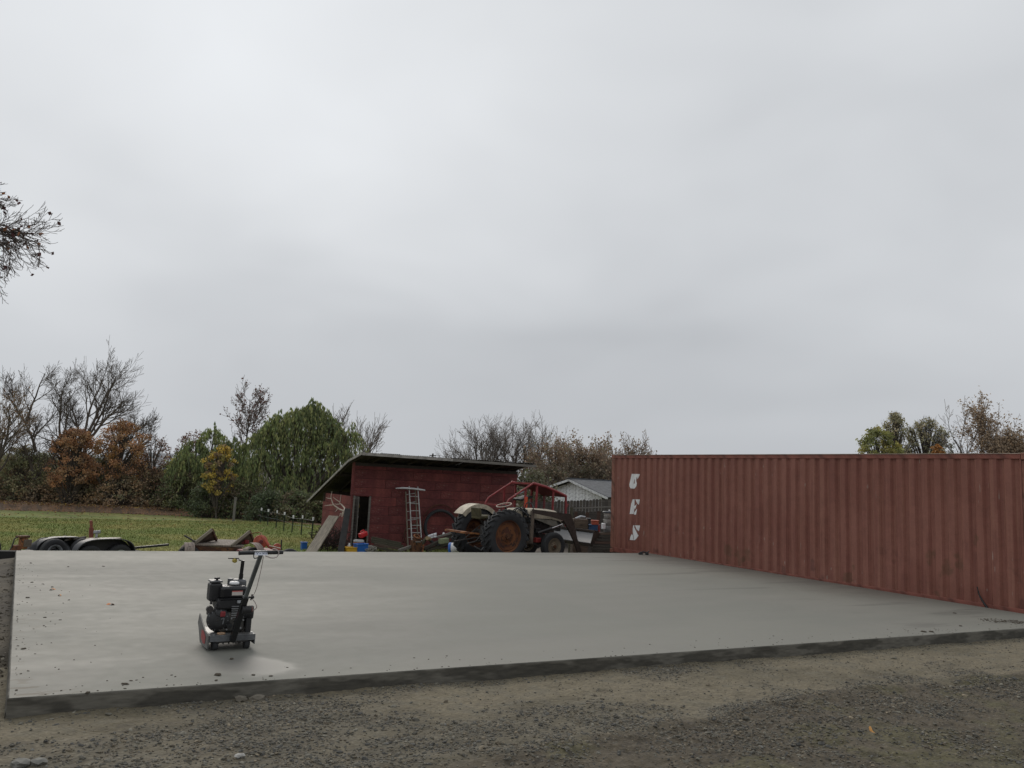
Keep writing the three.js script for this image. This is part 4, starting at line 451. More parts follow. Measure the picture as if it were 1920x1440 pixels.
  { const zA = -0.95, zB = 0.95, pr = [[3.1, 0.92], [3.34, 0.86], [3.14, 0.53], [3.3, 0.42], [3.75, 0.36]]; const bk = new THREE.Group(); bk.name = 'bucket'; t.add(bk); const k = kit(); for (let i = 1; i + 1 < pr.length; i++) k.poly([V(pr[i][0], pr[i][1], zA), V(pr[i][0], pr[i][1], zB), V(pr[i + 1][0], pr[i + 1][1], zB), V(pr[i + 1][0], pr[i + 1][1], zA)], 0.015, V(0.3, 1, 0).normalize()); k.mesh('back_plate', std([0.36, 0.36, 0.36], 0.6), bk); kit().beam(V(3.33, 0.89, zA - 0.02), V(3.33, 0.89, zB + 0.02), 0.05, 0.06).mesh('top_lip', M.armSteel, bk); for (const z of [zA - 0.02, zB]) kit().poly([V(3.26, 0.93, z), V(3.42, 0.9, z), V(3.9, 0.34, z), V(3.3, 0.38, z), V(3.12, 0.52, z)], 0.02, Z_).mesh('side_plate', M.armSteel, bk); }
}
// ---------------------------------------------------------------- red roll cage vehicle behind the tractor
{
  const c = thing('roll_cage_cart', 'red tubular roll cage cart with solid roof standing behind the tractor', 'cart', V(11.98, -0.52, -21.51), 7.7 * Math.PI / 180), zN = -1.8, zF = -2.95, pipe = (pts, r = 0.033) => kit().tube(new THREE.CatmullRomCurve3(pts, false, 'catmullrom', 0.12).getPoints(pts.length * 5), r, 8, true);
  for (const [z, dx] of [[zN, 0], [zF, 0.02]]) { const m = z === zN; pipe([V(1.92 + dx, 0.75, z), V(1.93 + dx, 1.5, z), V(2.06 + dx, 1.71, z), V(2.7 + dx, 2.08, z), V(3.05 + dx, 2.27, z)]).mesh('hoop', M.redSteel, c); pipe([V(3.02, 2.26, z), V(3.6, 2.16, z), V(4.2, 1.98, z), V(4.5, 1.88, z)], 0.05).mesh('roof_rail', M.redSteel, c); for (const [x, yt, yb] of [[2.72, 2.07, 1.2], [3.2, 2.22, 1.2], [3.93, 2.03, 1.3], [4.58, 1.9, 0.5]]) kit().beam(V(x, yb, z), V(x - (x > 4 ? 0.08 : 0), yt, z), 0.05, 0.06).mesh('roof_post', M.redSteel, c); }
  kit().poly([V(3.02, 2.25, zN), V(3.6, 2.16, zN), V(4.2, 1.98, zN), V(4.52, 1.87, zN), V(4.52, 1.84, zN), V(4.2, 1.94, zN), V(3.6, 2.12, zN), V(3.02, 2.21, zN)], zN - zF, V(0, 0, -1)).mesh('roof_panel', M.darkRed = paint([0.16, 0.025, 0.025], 0.6), c);
  kit().beam(V(1.93, 1.5, zN), V(1.95, 1.5, zF), 0.05, 0.05).beam(V(3.04, 2.25, zN), V(3.04, 2.25, zF), 0.05, 0.05).mesh('cross_tube', M.redSteel, c);
  kit().box(2.72, 1.5, zN + 0.05, 0.11, 0.62, 0.03, 0.01).mesh('marker_plate', M.brightOrange, c); kit().box(4.3, 1.12, zN - 0.3, 0.6, 0.3, 0.5, 0.03).mesh('rear_box', M.redSteel, c); kit().box(4.63, 1.5, zN - 0.1, 0.04, 0.2, 0.04).rod(V(4.63, 1.45, zN - 0.1), V(4.72, 1.62, zN - 0.1), 0.015).mesh('hook', M.redSteel, c);
  const mesh = kit(); for (let k = 0; k < 9; k++) mesh.rod(V(3.98 + k * 0.065, 1.3, zF + 0.04), V(3.97 + k * 0.065, 1.86, zF + 0.04), 0.006, 0.006, 4); for (let k = 0; k < 8; k++) mesh.rod(V(3.97, 1.34 + k * 0.07, zF + 0.04), V(4.5, 1.34 + k * 0.07, zF + 0.04), 0.006, 0.006, 4); mesh.mesh('wire_guard', M.darkSteel, c);
  kit().box(3.2, 0.78, (zN + zF) / 2, 2.7, 0.12, 1.1, 0.02).mesh('chassis', M.darkSteel, c); kit().box(3.5, 1.1, zF + 0.4, 0.8, 0.5, 0.5, 0.06).box(3.15, 1.75, zF + 0.5, 0.5, 0.08, 0.5, 0.03, [0, 0, 0.25]).mesh('seat', M.black, c); kit().box(3.0, 1.93, (zN + zF) / 2, 0.6, 0.03, 0.1, 0, [0.2, 0.3, 0.2]).mesh('strut', M.galv, c);
  for (const [x, z] of [[2.1, zN], [2.1, zF], [4.2, zN], [4.2, zF]]) wheel(c, V(x, 0.32, z), 0.32, 0.2, 0.16, { flip: z === zF, seg: 20, dish: 0.04 });
}
// ---------------------------------------------------------------- concrete scarifier; x to its right, z towards the operator
{
  const P = onY(424, 1211, 0), s = thing('concrete_scarifier', 'walk behind concrete scarifier with black petrol engine on the slab', 'machine', V(P.x, 0, P.z), 0.02), w = p => loc(s, p), b = 0.008;
  const W = 0.232;
  // deck
  kit().box(0, 0.147, -0.02, 2 * W - 0.01, 0.014, 0.5, 0.004).mesh('deck_plate', M.deck = paint([0.15, 0.15, 0.145], 0.4, { metalness: 0.35 }), s); kit().box(0, 0.125, 0.235, 2 * W - 0.01, 0.062, 0.012, 0.003).mesh('rear_skirt', M.greySteel, s); kit().box(W - 0.004, 0.1, 0.0, 0.01, 0.1, 0.46, 0.003).mesh('side_skirt', M.greySteel, s); kit().box(0, 0.12, -0.26, 2 * W - 0.01, 0.06, 0.012, 0.003).mesh('front_skirt', M.greySteel, s);
  const pl = kit().poly([[0.24, 0.03], [0.245, 0.155], [0.06, 0.185], [-0.1, 0.24], [-0.25, 0.3], [-0.29, 0.2], [-0.22, 0.14], [-0.12, 0.03], [0.1, 0.022]].map(([z, y]) => V(-W - 0.012, y, z)), 0.012, V(1, 0, 0)).mesh('drum_side_plate', M.sideGrey = paint([0.15, 0.15, 0.145], 0.45, { metalness: 0.3 }), s); kit().poly([[0.13, 0.06], [0.14, 0.13], [0.04, 0.17], [-0.06, 0.17], [-0.05, 0.09], [0.04, 0.05]].map(([z, y]) => V(-W - 0.0145, y, z)), 0.002, V(-1, 0, 0)).mesh('emblem', paint([0.34, 0.05, 0.05], 0.5), pl);
  const drum = kit().rod(V(-0.17, 0.07, -0.03), V(0.17, 0.07, -0.03), 0.035, 0.035, 12); for (let k = 0; k < 26; k++) { const a = k * 2.4; drum.rod(V(-0.16 + k * 0.0125, 0.07 + 0.035 * Math.sin(a), -0.03 + 0.035 * Math.cos(a)), V(-0.152 + k * 0.0125, 0.07 + 0.035 * Math.sin(a), -0.03 + 0.035 * Math.cos(a)), 0.025, 0.025, 6); } drum.mesh('cutter_drum', M.darkSteel, s);
  for (const [x, z] of [[-0.16, 0.17], [0.16, 0.17], [-0.17, -0.2], [0.17, -0.2]]) { const wh = kit().lathe([[0.01, -0.028], [0.046, -0.028], [0.052, -0.018], [0.052, 0.018], [0.046, 0.028], [0.01, 0.028]], V(x, 0.052, z), X_, 18).mesh('wheel', M.rubber, s); kit().rod(V(x - 0.032, 0.052, z), V(x + 0.032, 0.052, z), 0.02, 0.02, 10).mesh('hub', M.darkSteel, wh); }
  kit().beam(V(-0.16, 0.09, 0.2), V(0.16, 0.09, 0.2), 0.025, 0.03).rod(V(0.03, 0.085, 0.252), V(0.03, 0.085, 0.262), 0.014, 0.014, 8).rod(V(0.085, 0.085, 0.252), V(0.085, 0.085, 0.262), 0.01, 0.01, 8).mesh('axle_bracket', M.darkSteel, s); kit().torus(V(-0.1, 0.16, 0.16), V(0, 1, 0), 0.035, 0.008, 6, 18).mesh('lifting_ring', M.brassy = paint([0.4, 0.26, 0.16], 0.5), s); kit().rod(V(W - 0.03, 0.154, 0.19), V(W - 0.03, 0.166, 0.19), 0.012, 0.012, 6).rod(V(-W + 0.05, 0.154, 0.2), V(-W + 0.05, 0.164, 0.2), 0.01, 0.01, 6).rod(V(0.0, 0.154, 0.2), V(0, 0.164, 0.2), 0.01, 0.01, 6).mesh('bolt', M.steel, s);
  // engine: crankcase, finned cylinder, recoil cover, tank, air cleaner, muffler
  const e = new THREE.Group(); e.name = 'engine'; e.position.set(-0.02, 0.15, -0.02); s.add(e);
  kit().box(0.03, 0.11, 0.02, 0.26, 0.2, 0.24, 0.03).mesh('crankcase', M.grimy = paint([0.07, 0.066, 0.058], 0.65, { metalness: 0.2 }), e); const fins = kit(); for (let k = 0; k < 9; k++) fins.box(-0.1 + k * 0.016, 0.22, -0.04, 0.006, 0.16, 0.2); fins.box(-0.03, 0.24, -0.02, 0.16, 0.12, 0.14, 0.02).mesh('cylinder_fins', M.grimy, e);
  kit().lathe([[0.01, 0.075], [0.05, 0.075], [0.085, 0.065], [0.115, 0.04], [0.125, 0], [0.125, -0.04]], V(-0.09, 0.13, 0.07), V(-0.35, 0.05, 0.9), 26).mesh('recoil_cover', M.black, e); kit().box(-0.075, 0.2, 0.16, 0.05, 0.055, 0.03, 0.01).mesh('engine_switch', paint([0.26, 0.03, 0.035], 0.5), e); kit().rod(V(-0.07, 0.1, 0.17), V(-0.06, 0.16, 0.17), 0.008, 0.008, 6).rod(V(-0.06, 0.16, 0.165), V(-0.09, 0.15, 0.165), 0.008, 0.008, 6).mesh('choke_lever', M.greySteel, e);
  const tank = kit().add(new RoundedBoxGeometry(0.27, 0.13, 0.2, 4, 0.035), new THREE.Matrix4().makeTranslation(0.03, 0.41, 0.03)).box(0.03, 0.345, 0.03, 0.285, 0.012, 0.215, 0.004).mesh('fuel_tank', M.tankBlack = std([0.014, 0.014, 0.016], 0.22), e); kit().lathe([[0.01, 0.028], [0.04, 0.026], [0.05, 0.015], [0.051, 0], [0.04, -0.004]], V(0.045, 0.485, 0.03), Y_, 22).mesh('fuel_cap', M.whitePlain, tank); kit().box(0.06, 0.405, 0.1315, 0.108, 0.046, 0.003).mesh('warning_label', std([0.55, 0.5, 0.46], 0.5), tank); kit().box(0.06, 0.424, 0.1335, 0.108, 0.008, 0.002).mesh('label_stripe', std([0.5, 0.06, 0.05], 0.5), tank); kit().box(-0.055, 0.46, 0.11, 0.07, 0.03, 0.05, 0.01).mesh('tank_decal', M.greySteel, tank);
  kit().box(0.02, 0.29, 0.0, 0.3, 0.12, 0.24, 0.03).mesh('shroud', M.black, e); { const v = kit(); for (let k = 0; k < 14; k++) { const a = k / 14 * 6.283, o = V(-0.09, 0.13, 0.07), ax = V(-0.35, 0.05, 0.9).normalize(), u1 = ax.clone().cross(Y_).normalize(), u2 = u1.clone().cross(ax), rd = u1.clone().multiplyScalar(Math.cos(a)).addScaledVector(u2, Math.sin(a)); v.beam(o.clone().addScaledVector(ax, 0.066).addScaledVector(rd, 0.05), o.clone().addScaledVector(ax, 0.05).addScaledVector(rd, 0.105), 0.007, 0.01, ax); } v.mesh('cover_ribs', M.greySteel, e); }
  kit().tube(new THREE.CatmullRomCurve3([V(-0.12, 0.3, 0.1), V(-0.16, 0.26, 0.14), V(-0.14, 0.2, 0.15), V(-0.1, 0.18, 0.16)]).getPoints(12), 0.006, 6).tube(new THREE.CatmullRomCurve3([V(0.12, 0.33, 0.12), V(0.16, 0.26, 0.15), V(0.12, 0.16, 0.15), V(0.04, 0.12, 0.16)]).getPoints(12), 0.006, 6).mesh('fuel_hose', M.blackGloss, e); const cf = kit(); for (let k = 0; k < 6; k++) cf.box(0.09, 0.16 + k * 0.022, 0.135, 0.15, 0.007, 0.03); cf.mesh('side_fins', M.steel, e); const cb = kit(); for (const [x, y] of [[-0.02, 0.04], [0.05, 0.03], [0.12, 0.05], [0.14, 0.13], [0.02, 0.15]]) cb.rod(V(x, y, 0.138), V(x, y, 0.15), 0.009, 0.009, 6); cb.mesh('cover_bolt', M.steel, e); kit().rod(V(0.0, 0.08, 0.14), V(0.0, 0.08, 0.165), 0.03, 0.028, 12).mesh('oil_plug', M.black, e); kit().box(0.11, 0.315, 0.13, 0.09, 0.03, 0.03, 0.006).rod(V(0.12, 0.33, 0.13), V(0.17, 0.37, 0.14), 0.006, 0.006, 6).mesh('throttle_control', M.galv, e);
  const air = kit().box(-0.13, 0.4, -0.05, 0.13, 0.19, 0.16, 0.025).mesh('air_cleaner', M.black, e); kit().box(-0.13, 0.51, -0.05, 0.12, 0.02, 0.15, 0.008).mesh('cleaner_lid', M.greySteel, air); kit().lathe([[0.005, 0.03], [0.03, 0.028], [0.03, 0.012], [0.012, 0.01], [0.012, 0]], V(-0.12, 0.52, -0.03), Y_, 8).mesh('wing_nut', M.black, air);
  kit().box(0.11, 0.47, -0.11, 0.18, 0.1, 0.12, 0.03).rod(V(0.03, 0.45, -0.08), V(0.03, 0.53, -0.08), 0.03, 0.03, 10).mesh('muffler', M.greySteel, e); kit().box(-0.165, 0.2, -0.02, 0.06, 0.07, 0.08, 0.012).rod(V(-0.19, 0.24, 0.05), V(-0.19, 0.24, 0.09), 0.035, 0.035, 12).rod(V(-0.17, 0.28, 0.02), V(-0.165, 0.42, 0.0), 0.014, 0.012, 6).mesh('carburettor', M.darkSteel, e); kit().lathe([[0.01, 0.05], [0.06, 0.05], [0.075, 0.03], [0.075, -0.04], [0.01, -0.05]], V(0.2, 0.2, 0.1), V(1, 0, 0.2), 18).mesh('clutch_housing', M.black, e); kit().box(0.2, 0.08, 0.02, 0.06, 0.18, 0.26, 0.015).mesh('belt_guard', M.black, e);
  // steering handle: black lower tube, grey square upper tube, grip bar
  const h0 = V(-0.005, 0.1, 0.245), hm = w(at(459, 1124, 8.42)), h1 = w(at(489.5, 1039, 8.18)); h0.z = 0.25;
  kit().beam(h0, hm.clone().lerp(h1, 0.06), 0.058, 0.058, Z_, 0.006).mesh('lower_tube', M.blackGloss, s); kit().beam(hm, h1, 0.036, 0.036, Z_, 0.004).mesh('upper_tube', M.tube = paint([0.115, 0.125, 0.125], 0.5, { metalness: 0.3 }), s);
  const gd = V(1, 0.012, -0.02).normalize(), gp = k => h1.clone().addScaledVector(gd, k).add(V(0, 0.015, 0)); const bar = kit().rod(gp(-0.2), gp(0.2), 0.012, 0.012, 10).mesh('grip_bar', M.chrome, s); for (const [a, c] of [[-0.215, -0.068], [0.062, 0.215]]) { kit().rod(gp(a), gp(c), 0.02, 0.02, 14).rod(gp(a), gp(a + Math.sign(-a) * 0.004), 0.023, 0.023, 14).mesh('grip', M.black, bar); }
  const cv = document.createElement('canvas'); cv.width = 256; cv.height = 64; const cx = cv.getContext('2d'); cx.fillStyle = '#d4d8e2'; cx.fillRect(0, 0, 256, 64); cx.strokeStyle = '#39445c'; cx.lineWidth = 8; cx.beginPath(); cx.moveTo(34, 16); cx.lineTo(52, 48); cx.lineTo(86, 14); cx.moveTo(92, 40); cx.lineTo(128, 40); cx.moveTo(100, 20); cx.lineTo(126, 20); cx.moveTo(150, 46); cx.lineTo(178, 38); cx.lineTo(150, 30); cx.moveTo(186, 12); cx.lineTo(190, 48); cx.moveTo(214, 16); cx.lineTo(212, 46); cx.lineTo(232, 46); cx.lineTo(234, 16); cx.stroke(); const ct = new THREE.CanvasTexture(cv); ct.colorSpace = THREE.SRGBColorSpace;
  { const k = kit(), a = gp(-0.068), d = gp(0.062); k.quad(a.clone().add(V(0, -0.024, 0.021)), d.clone().add(V(0, -0.024, 0.021)), d.clone().add(V(0, 0.02, 0.008)), a.clone().add(V(0, 0.02, 0.008))); for (let q = 0; q < 4; q++) k.t[q * 2] = q === 1 || q === 2 ? 1 : 0, k.t[q * 2 + 1] = q > 1 ? 1 : 0; k.mesh('name_plate', std(0xffffff, 0.5, { map: ct }), bar); kit().beam(a.clone().add(V(0, -0.002, -0.002)), d.clone().add(V(0, -0.002, -0.002)), 0.03, 0.042).mesh('clamp', M.steel, bar); }
  kit().tube(new THREE.CatmullRomCurve3([gp(0.1).add(V(0, 0.03, 0.01)), gp(0.13).add(V(0, 0.035, 0.02)), gp(0.165).add(V(0, 0.005, 0.03)), gp(0.15).add(V(0, -0.04, 0.03)), gp(0.1).add(V(0, -0.05, 0.03)), gp(0.04).add(V(0, -0.03, 0.02))], false).getPoints(24), 0.006, 6).mesh('brake_lever', M.paleCable = paint([0.45, 0.38, 0.36], 0.5), bar); kit().tube(new THREE.CatmullRomCurve3([gp(-0.08).add(V(0, -0.02, 0.02)), gp(-0.07).add(V(0, -0.05, 0.03)), gp(-0.03).add(V(0, -0.045, 0.02))]).getPoints(10), 0.005, 5).mesh('throttle_lever', M.black, bar);
  const side = hm.clone().add(V(0.06, 0.02, 0)); kit().tube(new THREE.CatmullRomCurve3([h1.clone().add(V(0.02, -0.02, 0.02)), h1.clone().lerp(hm, 0.4).add(V(0.05, 0, 0.03)), h1.clone().lerp(hm, 0.85).add(V(0.07, 0, 0.02)), side]).getPoints(16), 0.0035, 4).tube(new THREE.CatmullRomCurve3([side, side.clone().add(V(0.04, -0.05, 0.02)), side.clone().add(V(0.06, -0.1, 0.02)), side.clone().add(V(0.03, -0.13, 0)), side.clone().add(V(-0.02, -0.1, 0))], false).getPoints(20), 0.0045, 5).mesh('cable', M.paleCable, s); kit().rod(side.clone().add(V(-0.05, 0, 0)), side.clone().add(V(0.02, 0, 0)), 0.01, 0.01, 8).sphere(side.x + 0.015, side.y, side.z, 0.018).rod(side.clone().add(V(0, -0.03, 0)), side.clone().add(V(0.01, 0.03, 0)), 0.007, 0.007, 6).mesh('adjuster_knob', M.black, s); kit().rod(hm.clone().add(V(-0.02, -0.1, 0)), hm.clone().add(V(0.07, -0.1, 0)), 0.042, 0.042, 14).mesh('pivot_drum', M.black, s); kit().rod(hm.clone().add(V(0.07, -0.1, 0)), hm.clone().add(V(0.078, -0.1, 0)), 0.03, 0.03, 14).mesh('drum_cap', M.orangeSteel, s);
  // height lever beside the engine with its yellow tag
  const l0 = w(at(450, 1096, 8.98)), l1 = w(at(455.5, 1051, 8.92)); kit().beam(l0.clone().add(V(-0.005, -0.12, 0)), l1, 0.036, 0.016, Z_, 0.003).beam(l0.clone().add(V(-0.006, -0.12, 0)), l0.clone().lerp(l1, 0.45), 0.044, 0.018, Z_, 0.003).mesh('height_lever', M.blackGloss, s); const y0 = w(at(447.5, 1047, 8.92)), tg = kit().tube([l1.clone().add(V(0, -0.005, 0)), w(at(448, 1050, 8.92)), y0, w(at(428, 1047, 8.92))], 0.006, 6).mesh('lever_rod', M.black, s); const y1 = w(at(440, 1051, 8.92)); kit().lathe([[0.004, 0.012], [0.024, 0.012], [0.024, -0.012], [0.004, -0.012]], y1, V(0.2, 0, 1), 16).mesh('yellow_knob', M.lemon, tg);
}
// ---------------------------------------------------------------- trailers and implements beyond the slab's left half
const gy = (x, z) => terrain(x, z) + 0.04;
{ // tandem axle trailer, x along its bed
  const p = at(196, 1030, 19), g = gy(p.x, p.z), t = thing('tandem_trailer', 'flat tandem axle trailer with black rounded fenders behind the slab', 'trailer', V(p.x - 0.24, g - 0.07, p.z - 0.6), 23 * Math.PI / 180);
  const fender = (z, fy = 0) => { const k = kit(), n = 24, L = 0.68, w = 0.24, top = 0.76, pts = []; for (let i = 0; i <= n; i++) { const a = Math.PI * (1 - i / n), e = x => Math.sign(x) * Math.pow(Math.abs(x), 0.62); pts.push([L * e(Math.cos(a)), 0.36 + (top - 0.36) * Math.pow(Math.sin(a), 0.7)]); } pts.forEach(([x, y]) => { k.vert(V(x, y, z - w / 2), Y_, x, 0); k.vert(V(x, y, z + w / 2), Y_, x, w); }); for (let i = 0; i < n; i++) k.i.push(2 * i, 2 * i + 2, 2 * i + 3, 2 * i, 2 * i + 3, 2 * i + 1); const g2 = k.geo(); g2.computeVertexNormals(); const m = new THREE.Mesh(g2, M.fenderBlack = M.fenderBlack || std([0.03, 0.031, 0.034], 0.5)); m.name = 'fender'; m.position.y = fy; m.castShadow = m.receiveShadow = true; t.add(m); kit().tube(pts.map(([x, y]) => V(x, y - 0.012, z + w / 2)), 0.016, 6).mesh('rolled_edge', M.fenderBlack, m); kit().poly(pts.map(([x, y]) => V(x, y - 0.02, z - w / 2 + 0.01)), 0.01, Z_).mesh('inner_panel', M.black, m); };
  fender(0.6); fender(-1.3, -0.12); for (const z of [0.6, -1.05]) for (const x of [-0.34, 0.36]) wheel(t, V(x, 0.31, z), 0.31, 0.18, 0.18, { rim: M.galv, flip: z < 0, seg: 26, dish: 0.05 });
  kit().box(0.1, 0.27, 0.4, 2.6, 0.1, 0.06).box(0.1, 0.27, -0.86, 2.6, 0.1, 0.06).box(-1.2, 0.27, -0.23, 0.06, 0.1, 1.3).box(1.38, 0.27, -0.23, 0.06, 0.1, 1.3).mesh('frame', M.black, t); for (let k = 0; k < 7; k++) kit().box(0.1, 0.34, -0.78 + k * 0.18, 2.5, 0.035, 0.165).mesh('deck_board', M.darkWood, t);
  kit().box(0.1, 0.735, 0.35, 0.8, 0.03, 0.1, 0.01).mesh('bed_rail', M.cream, t); kit().beam(V(0.5, 0.5, 0.55), V(1.62, 0.56, 0.55), 0.05, 0.05).mesh('side_bar', M.black, t);
  const jk = kit().rod(V(0.0, 0.6, 0.2), V(0.0, 0.84, 0.2), 0.03, 0.03, 8).box(0.0, 0.86, 0.2, 0.15, 0.05, 0.07, 0.015).rod(V(-0.08, 0.89, 0.2), V(0.08, 0.9, 0.2), 0.014, 0.014, 6).mesh('jack', M.steel, t);
  const q = at(172, 1003, 20.4), qt = at(170.5, 976, 20.4); one('wood_post', M.rustPost = paint([0.22, 0.07, 0.045], 0.8), kit().beam(V(q.x, g + 0.4, q.z), q.clone().lerp(qt, 0.5), 0.09, 0.08).beam(q.clone().lerp(qt, 0.5), qt, 0.06, 0.05), 'reddish brown stake standing in the tandem trailer', 'stake');
  // load of scrap on the bed
  const scrapAt = (u, v, d) => at(u, v, d); const br = [[122, 1013, 145, 1008, 0.05, 'cream splintered board on the trailer load'], [128, 1009, 150, 1010, 0.04, 'short orange tinted stick on the trailer load'], [100, 1012, 124, 1004, 0.02, 'thin pale stick poking out of the trailer load'], [140, 1011, 160, 1007, 0.06, 'dark broken timber at the fender of the trailer']]; br.forEach(([u, v, u2, v2, w, label], k) => one('board', [M.paleWood, M.rust, M.paleWood, M.darkWood][k], kit().beam(at(u, v, 20.2), at(u2, v2, 20.6), w, w * 0.7), label, 'board'));
  const tk = kit(), o = at(92, 1021, 20); { const n = 20, m = 10, r = rng(8); for (let i = 0; i <= n; i++) for (let j = 0; j <= m; j++) { const a = i / n, b2 = j / m, x = (a - 0.5) * 0.95, z = (b2 - 0.5) * 0.7, h = 0.3 * Math.pow(Math.sin(Math.PI * a), 0.6) * Math.pow(Math.sin(Math.PI * b2), 0.5) + 0.1 * (fbm(a * 6, b2 * 5, 3) - 0.5); tk.vert(V(o.x + x, o.y - 0.14 + h, o.z + z), Y_, x, z); } for (let i = 0; i < n; i++) for (let j = 0; j < m; j++) { const a = i * (m + 1) + j; tk.i.push(a, a + 1, a + m + 2, a, a + m + 2, a + m + 1); } const gg = tk.geo(); gg.computeVertexNormals(); const m2 = new THREE.Mesh(gg, M.tarp = std([0.022, 0.023, 0.026], 0.75)); m2.name = 'tarp'; m2.castShadow = m2.receiveShadow = true; scene.add(tag(m2, 'crumpled black tarp heaped on the trailer', 'tarp')); }
  const s0 = at(66, 1023, 20.3); one('log', M.orangeSteel, kit().rod(V(s0.x - 0.1, s0.y - 0.16, s0.z + 0.1), V(s0.x + 0.28, s0.y + 0.1, s0.z - 0.1), 0.11, 0.1, 12), 'orange rusty drum end leaning on the black tarp', 'drum');
}
{ // small brown engine on a stand
  const p = at(42, 1030, 18.6), g = gy(p.x, p.z), t = thing('log_splitter', 'small rusty brown engine unit with bent exhaust left of the trailer', 'engine', V(p.x, g, p.z), 0.5), y = p.y - g; kit().box(0, y + 0.13, 0, 0.14, 0.24, 0.16, 0.02).box(-0.14, y + 0.02, 0, 0.16, 0.16, 0.16, 0.02).mesh('block', M.rust, t); kit().box(-0.02, y + 0.28, 0, 0.24, 0.045, 0.18, 0.01).mesh('shroud', M.darkRust, t); kit().box(0.05, y + 0.14, 0.09, 0.17, 0.16, 0.04, 0.01).mesh('cover', M.brownSteel, t); kit().tube([V(-0.32, y - 0.1, 0), V(-0.24, y + 0.06, 0), V(-0.2, y + 0.24, 0), V(-0.1, y + 0.3, 0)], 0.014, 6).mesh('exhaust', M.darkSteel, t); kit().box(0, y / 2 - 0.03, 0, 0.5, y, 0.3, 0.02).mesh('stand', M.darkSteel, t);
  const b0 = at(-60, 1036, 16.6), b1 = at(34, 1042, 16.5); one('timber_beam', M.creosote = paint([0.022, 0.021, 0.02], 0.9, { bumpMap: speckT, bumpScale: 0.004 }), kit().beam(V(b0.x - 1.2, -0.16, b0.z + 0.1), V(b1.x + 0.5, -0.17, b1.z - 0.1), 0.2, 0.2, Y_, 0.01), 'black timber beam lying on the dirt at the slab corner', 'beam'); const k0 = at(-4, 1022, 17.5); one('stump', M.creosote, kit().lathe([[0.001, 0.62], [0.07, 0.6], [0.11, 0.5], [0.13, 0.3], [0.14, 0]], V(k0.x - 0.05, -0.56, k0.z), Y_, 14), 'dark stubby post behind the black timber beam', 'post');
}
{ // flat implement trailer with two raised ramps
  const deckZ = 21.6, D = (u, v, d) => at(u, v, d), c = at(410, 1026, 21.6), g = gy(c.x, c.z), t = thing('ramp_trailer', 'old wooden deck trailer with two raised brown ramps on the lawn edge', 'trailer', V(c.x, g, c.z)), l = (u, v, d) => loc(t, at(u, v, d));
  const quadPlate = (name, mat, q, th, parent = t) => { const a = q[0], n = q[1].clone().sub(q[0]).cross(q[3].clone().sub(q[0])).normalize(), k = kit(); const b = q.map(p => p.clone().addScaledVector(n, th)); k.quad(...q); k.quad(b[0], b[3], b[2], b[1]); for (let i = 0; i < 4; i++) k.quad(q[i], b[i], b[(i + 1) % 4], q[(i + 1) % 4]); return k.mesh(name, mat, parent); };
  const ramp = (du) => { const A = l(364 + du, 1019.5 + du * 0.06, 20.9), B = l(397.5 + du, 993 + du * 0.05, 21.3), C = l(406 + du, 1013 + du * 0.06, 21.9), Dd = l(374 + du, 1019 + du * 0.1, 21.5); const r = new THREE.Group(); r.name = 'ramp'; t.add(r); for (let k = 0; k < 3; k++) { const e = (p, q, s) => p.clone().lerp(q, s); quadPlate('plank', M.brownWood, [e(A, Dd, k / 3), e(B, C, k / 3), e(B, C, (k + 0.94) / 3), e(A, Dd, (k + 0.94) / 3)], 0.03, r); } kit().beam(A, B, 0.05, 0.07).mesh('ramp_edge', M.wood, r); kit().beam(B, C, 0.05, 0.06).mesh('ramp_end', M.darkRust, r); };
  ramp(0); ramp(70.5);
  const d00 = l(358, 1022, 20.9), d10 = l(458, 1026.5, 20.9), d01 = l(386, 1012.5, 22.6), d11 = l(446, 1014.5, 22.6); for (let k = 0; k < 5; k++) { const e = (p, q, s) => p.clone().lerp(q, s); quadPlate('deck_board', M.deckWood = M.deckWood || (() => { const m = M.greyWood.clone(); m.color.setRGB(0.62, 0.54, 0.48); return m; })(), [e(d00, d01, k / 5), e(d10, d11, k / 5), e(d10, d11, (k + 0.95) / 5), e(d00, d01, (k + 0.95) / 5)], 0.035); }
  kit().beam(d00.clone().add(V(0, -0.1, 0.02)), d10.clone().add(V(0, -0.1, 0.02)), 0.06, 0.16).beam(d01.clone().add(V(0, -0.1, 0)), d11.clone().add(V(0, -0.1, 0)), 0.06, 0.14).mesh('frame', M.darkRust, t);
  const f = l(353, 1030, 20.8); kit().add(new THREE.CylinderGeometry(0.23, 0.23, 0.24, 20, 1, true, 0, Math.PI), new THREE.Matrix4().makeRotationFromEuler(new THREE.Euler(Math.PI / 2, 0, Math.PI / 2)).setPosition(f.x, f.y - 0.06, f.z)).sphere(f.x, f.y - 0.06, f.z, 0.215, 0.215, 0.1).mesh('fender', M.deckTan = paint([0.26, 0.21, 0.18], 0.8), t); const w1 = l(353, 1045, 20.7); for (const [x, z] of [[w1.x, w1.z], [w1.x + 0.5, w1.z - 1.6], [w1.x + 1.5, w1.z + 0.3]]) wheel(t, V(x, 0.3, z), 0.3, 0.17, 0.17, { seg: 22, lug: 0.02 });
  kit().rod(l(345.5, 1004, 20.8), l(366, 1016, 20.9), 0.022, 0.022, 7).mesh('lever', M.darkSteel, t);
  const tp = at(431, 1022, 23.5), tt = thing('discarded_tyre', 'treaded black tyre standing behind the ramp trailer deck', 'tyre', V(tp.x, gy(tp.x, tp.z), tp.z)); wheel(tt, V(0, tp.y + 0.15 - gy(tp.x, tp.z) - 0.35 + 0.05, 0), 0.36, 0.2, 0.2, { lug: 0.03, seg: 26 }); tt.children[0].position.y = 0.36; tt.rotation.set(0.2, 0.5, 0); tt.position.y = tp.y + 0.14 - 0.72;
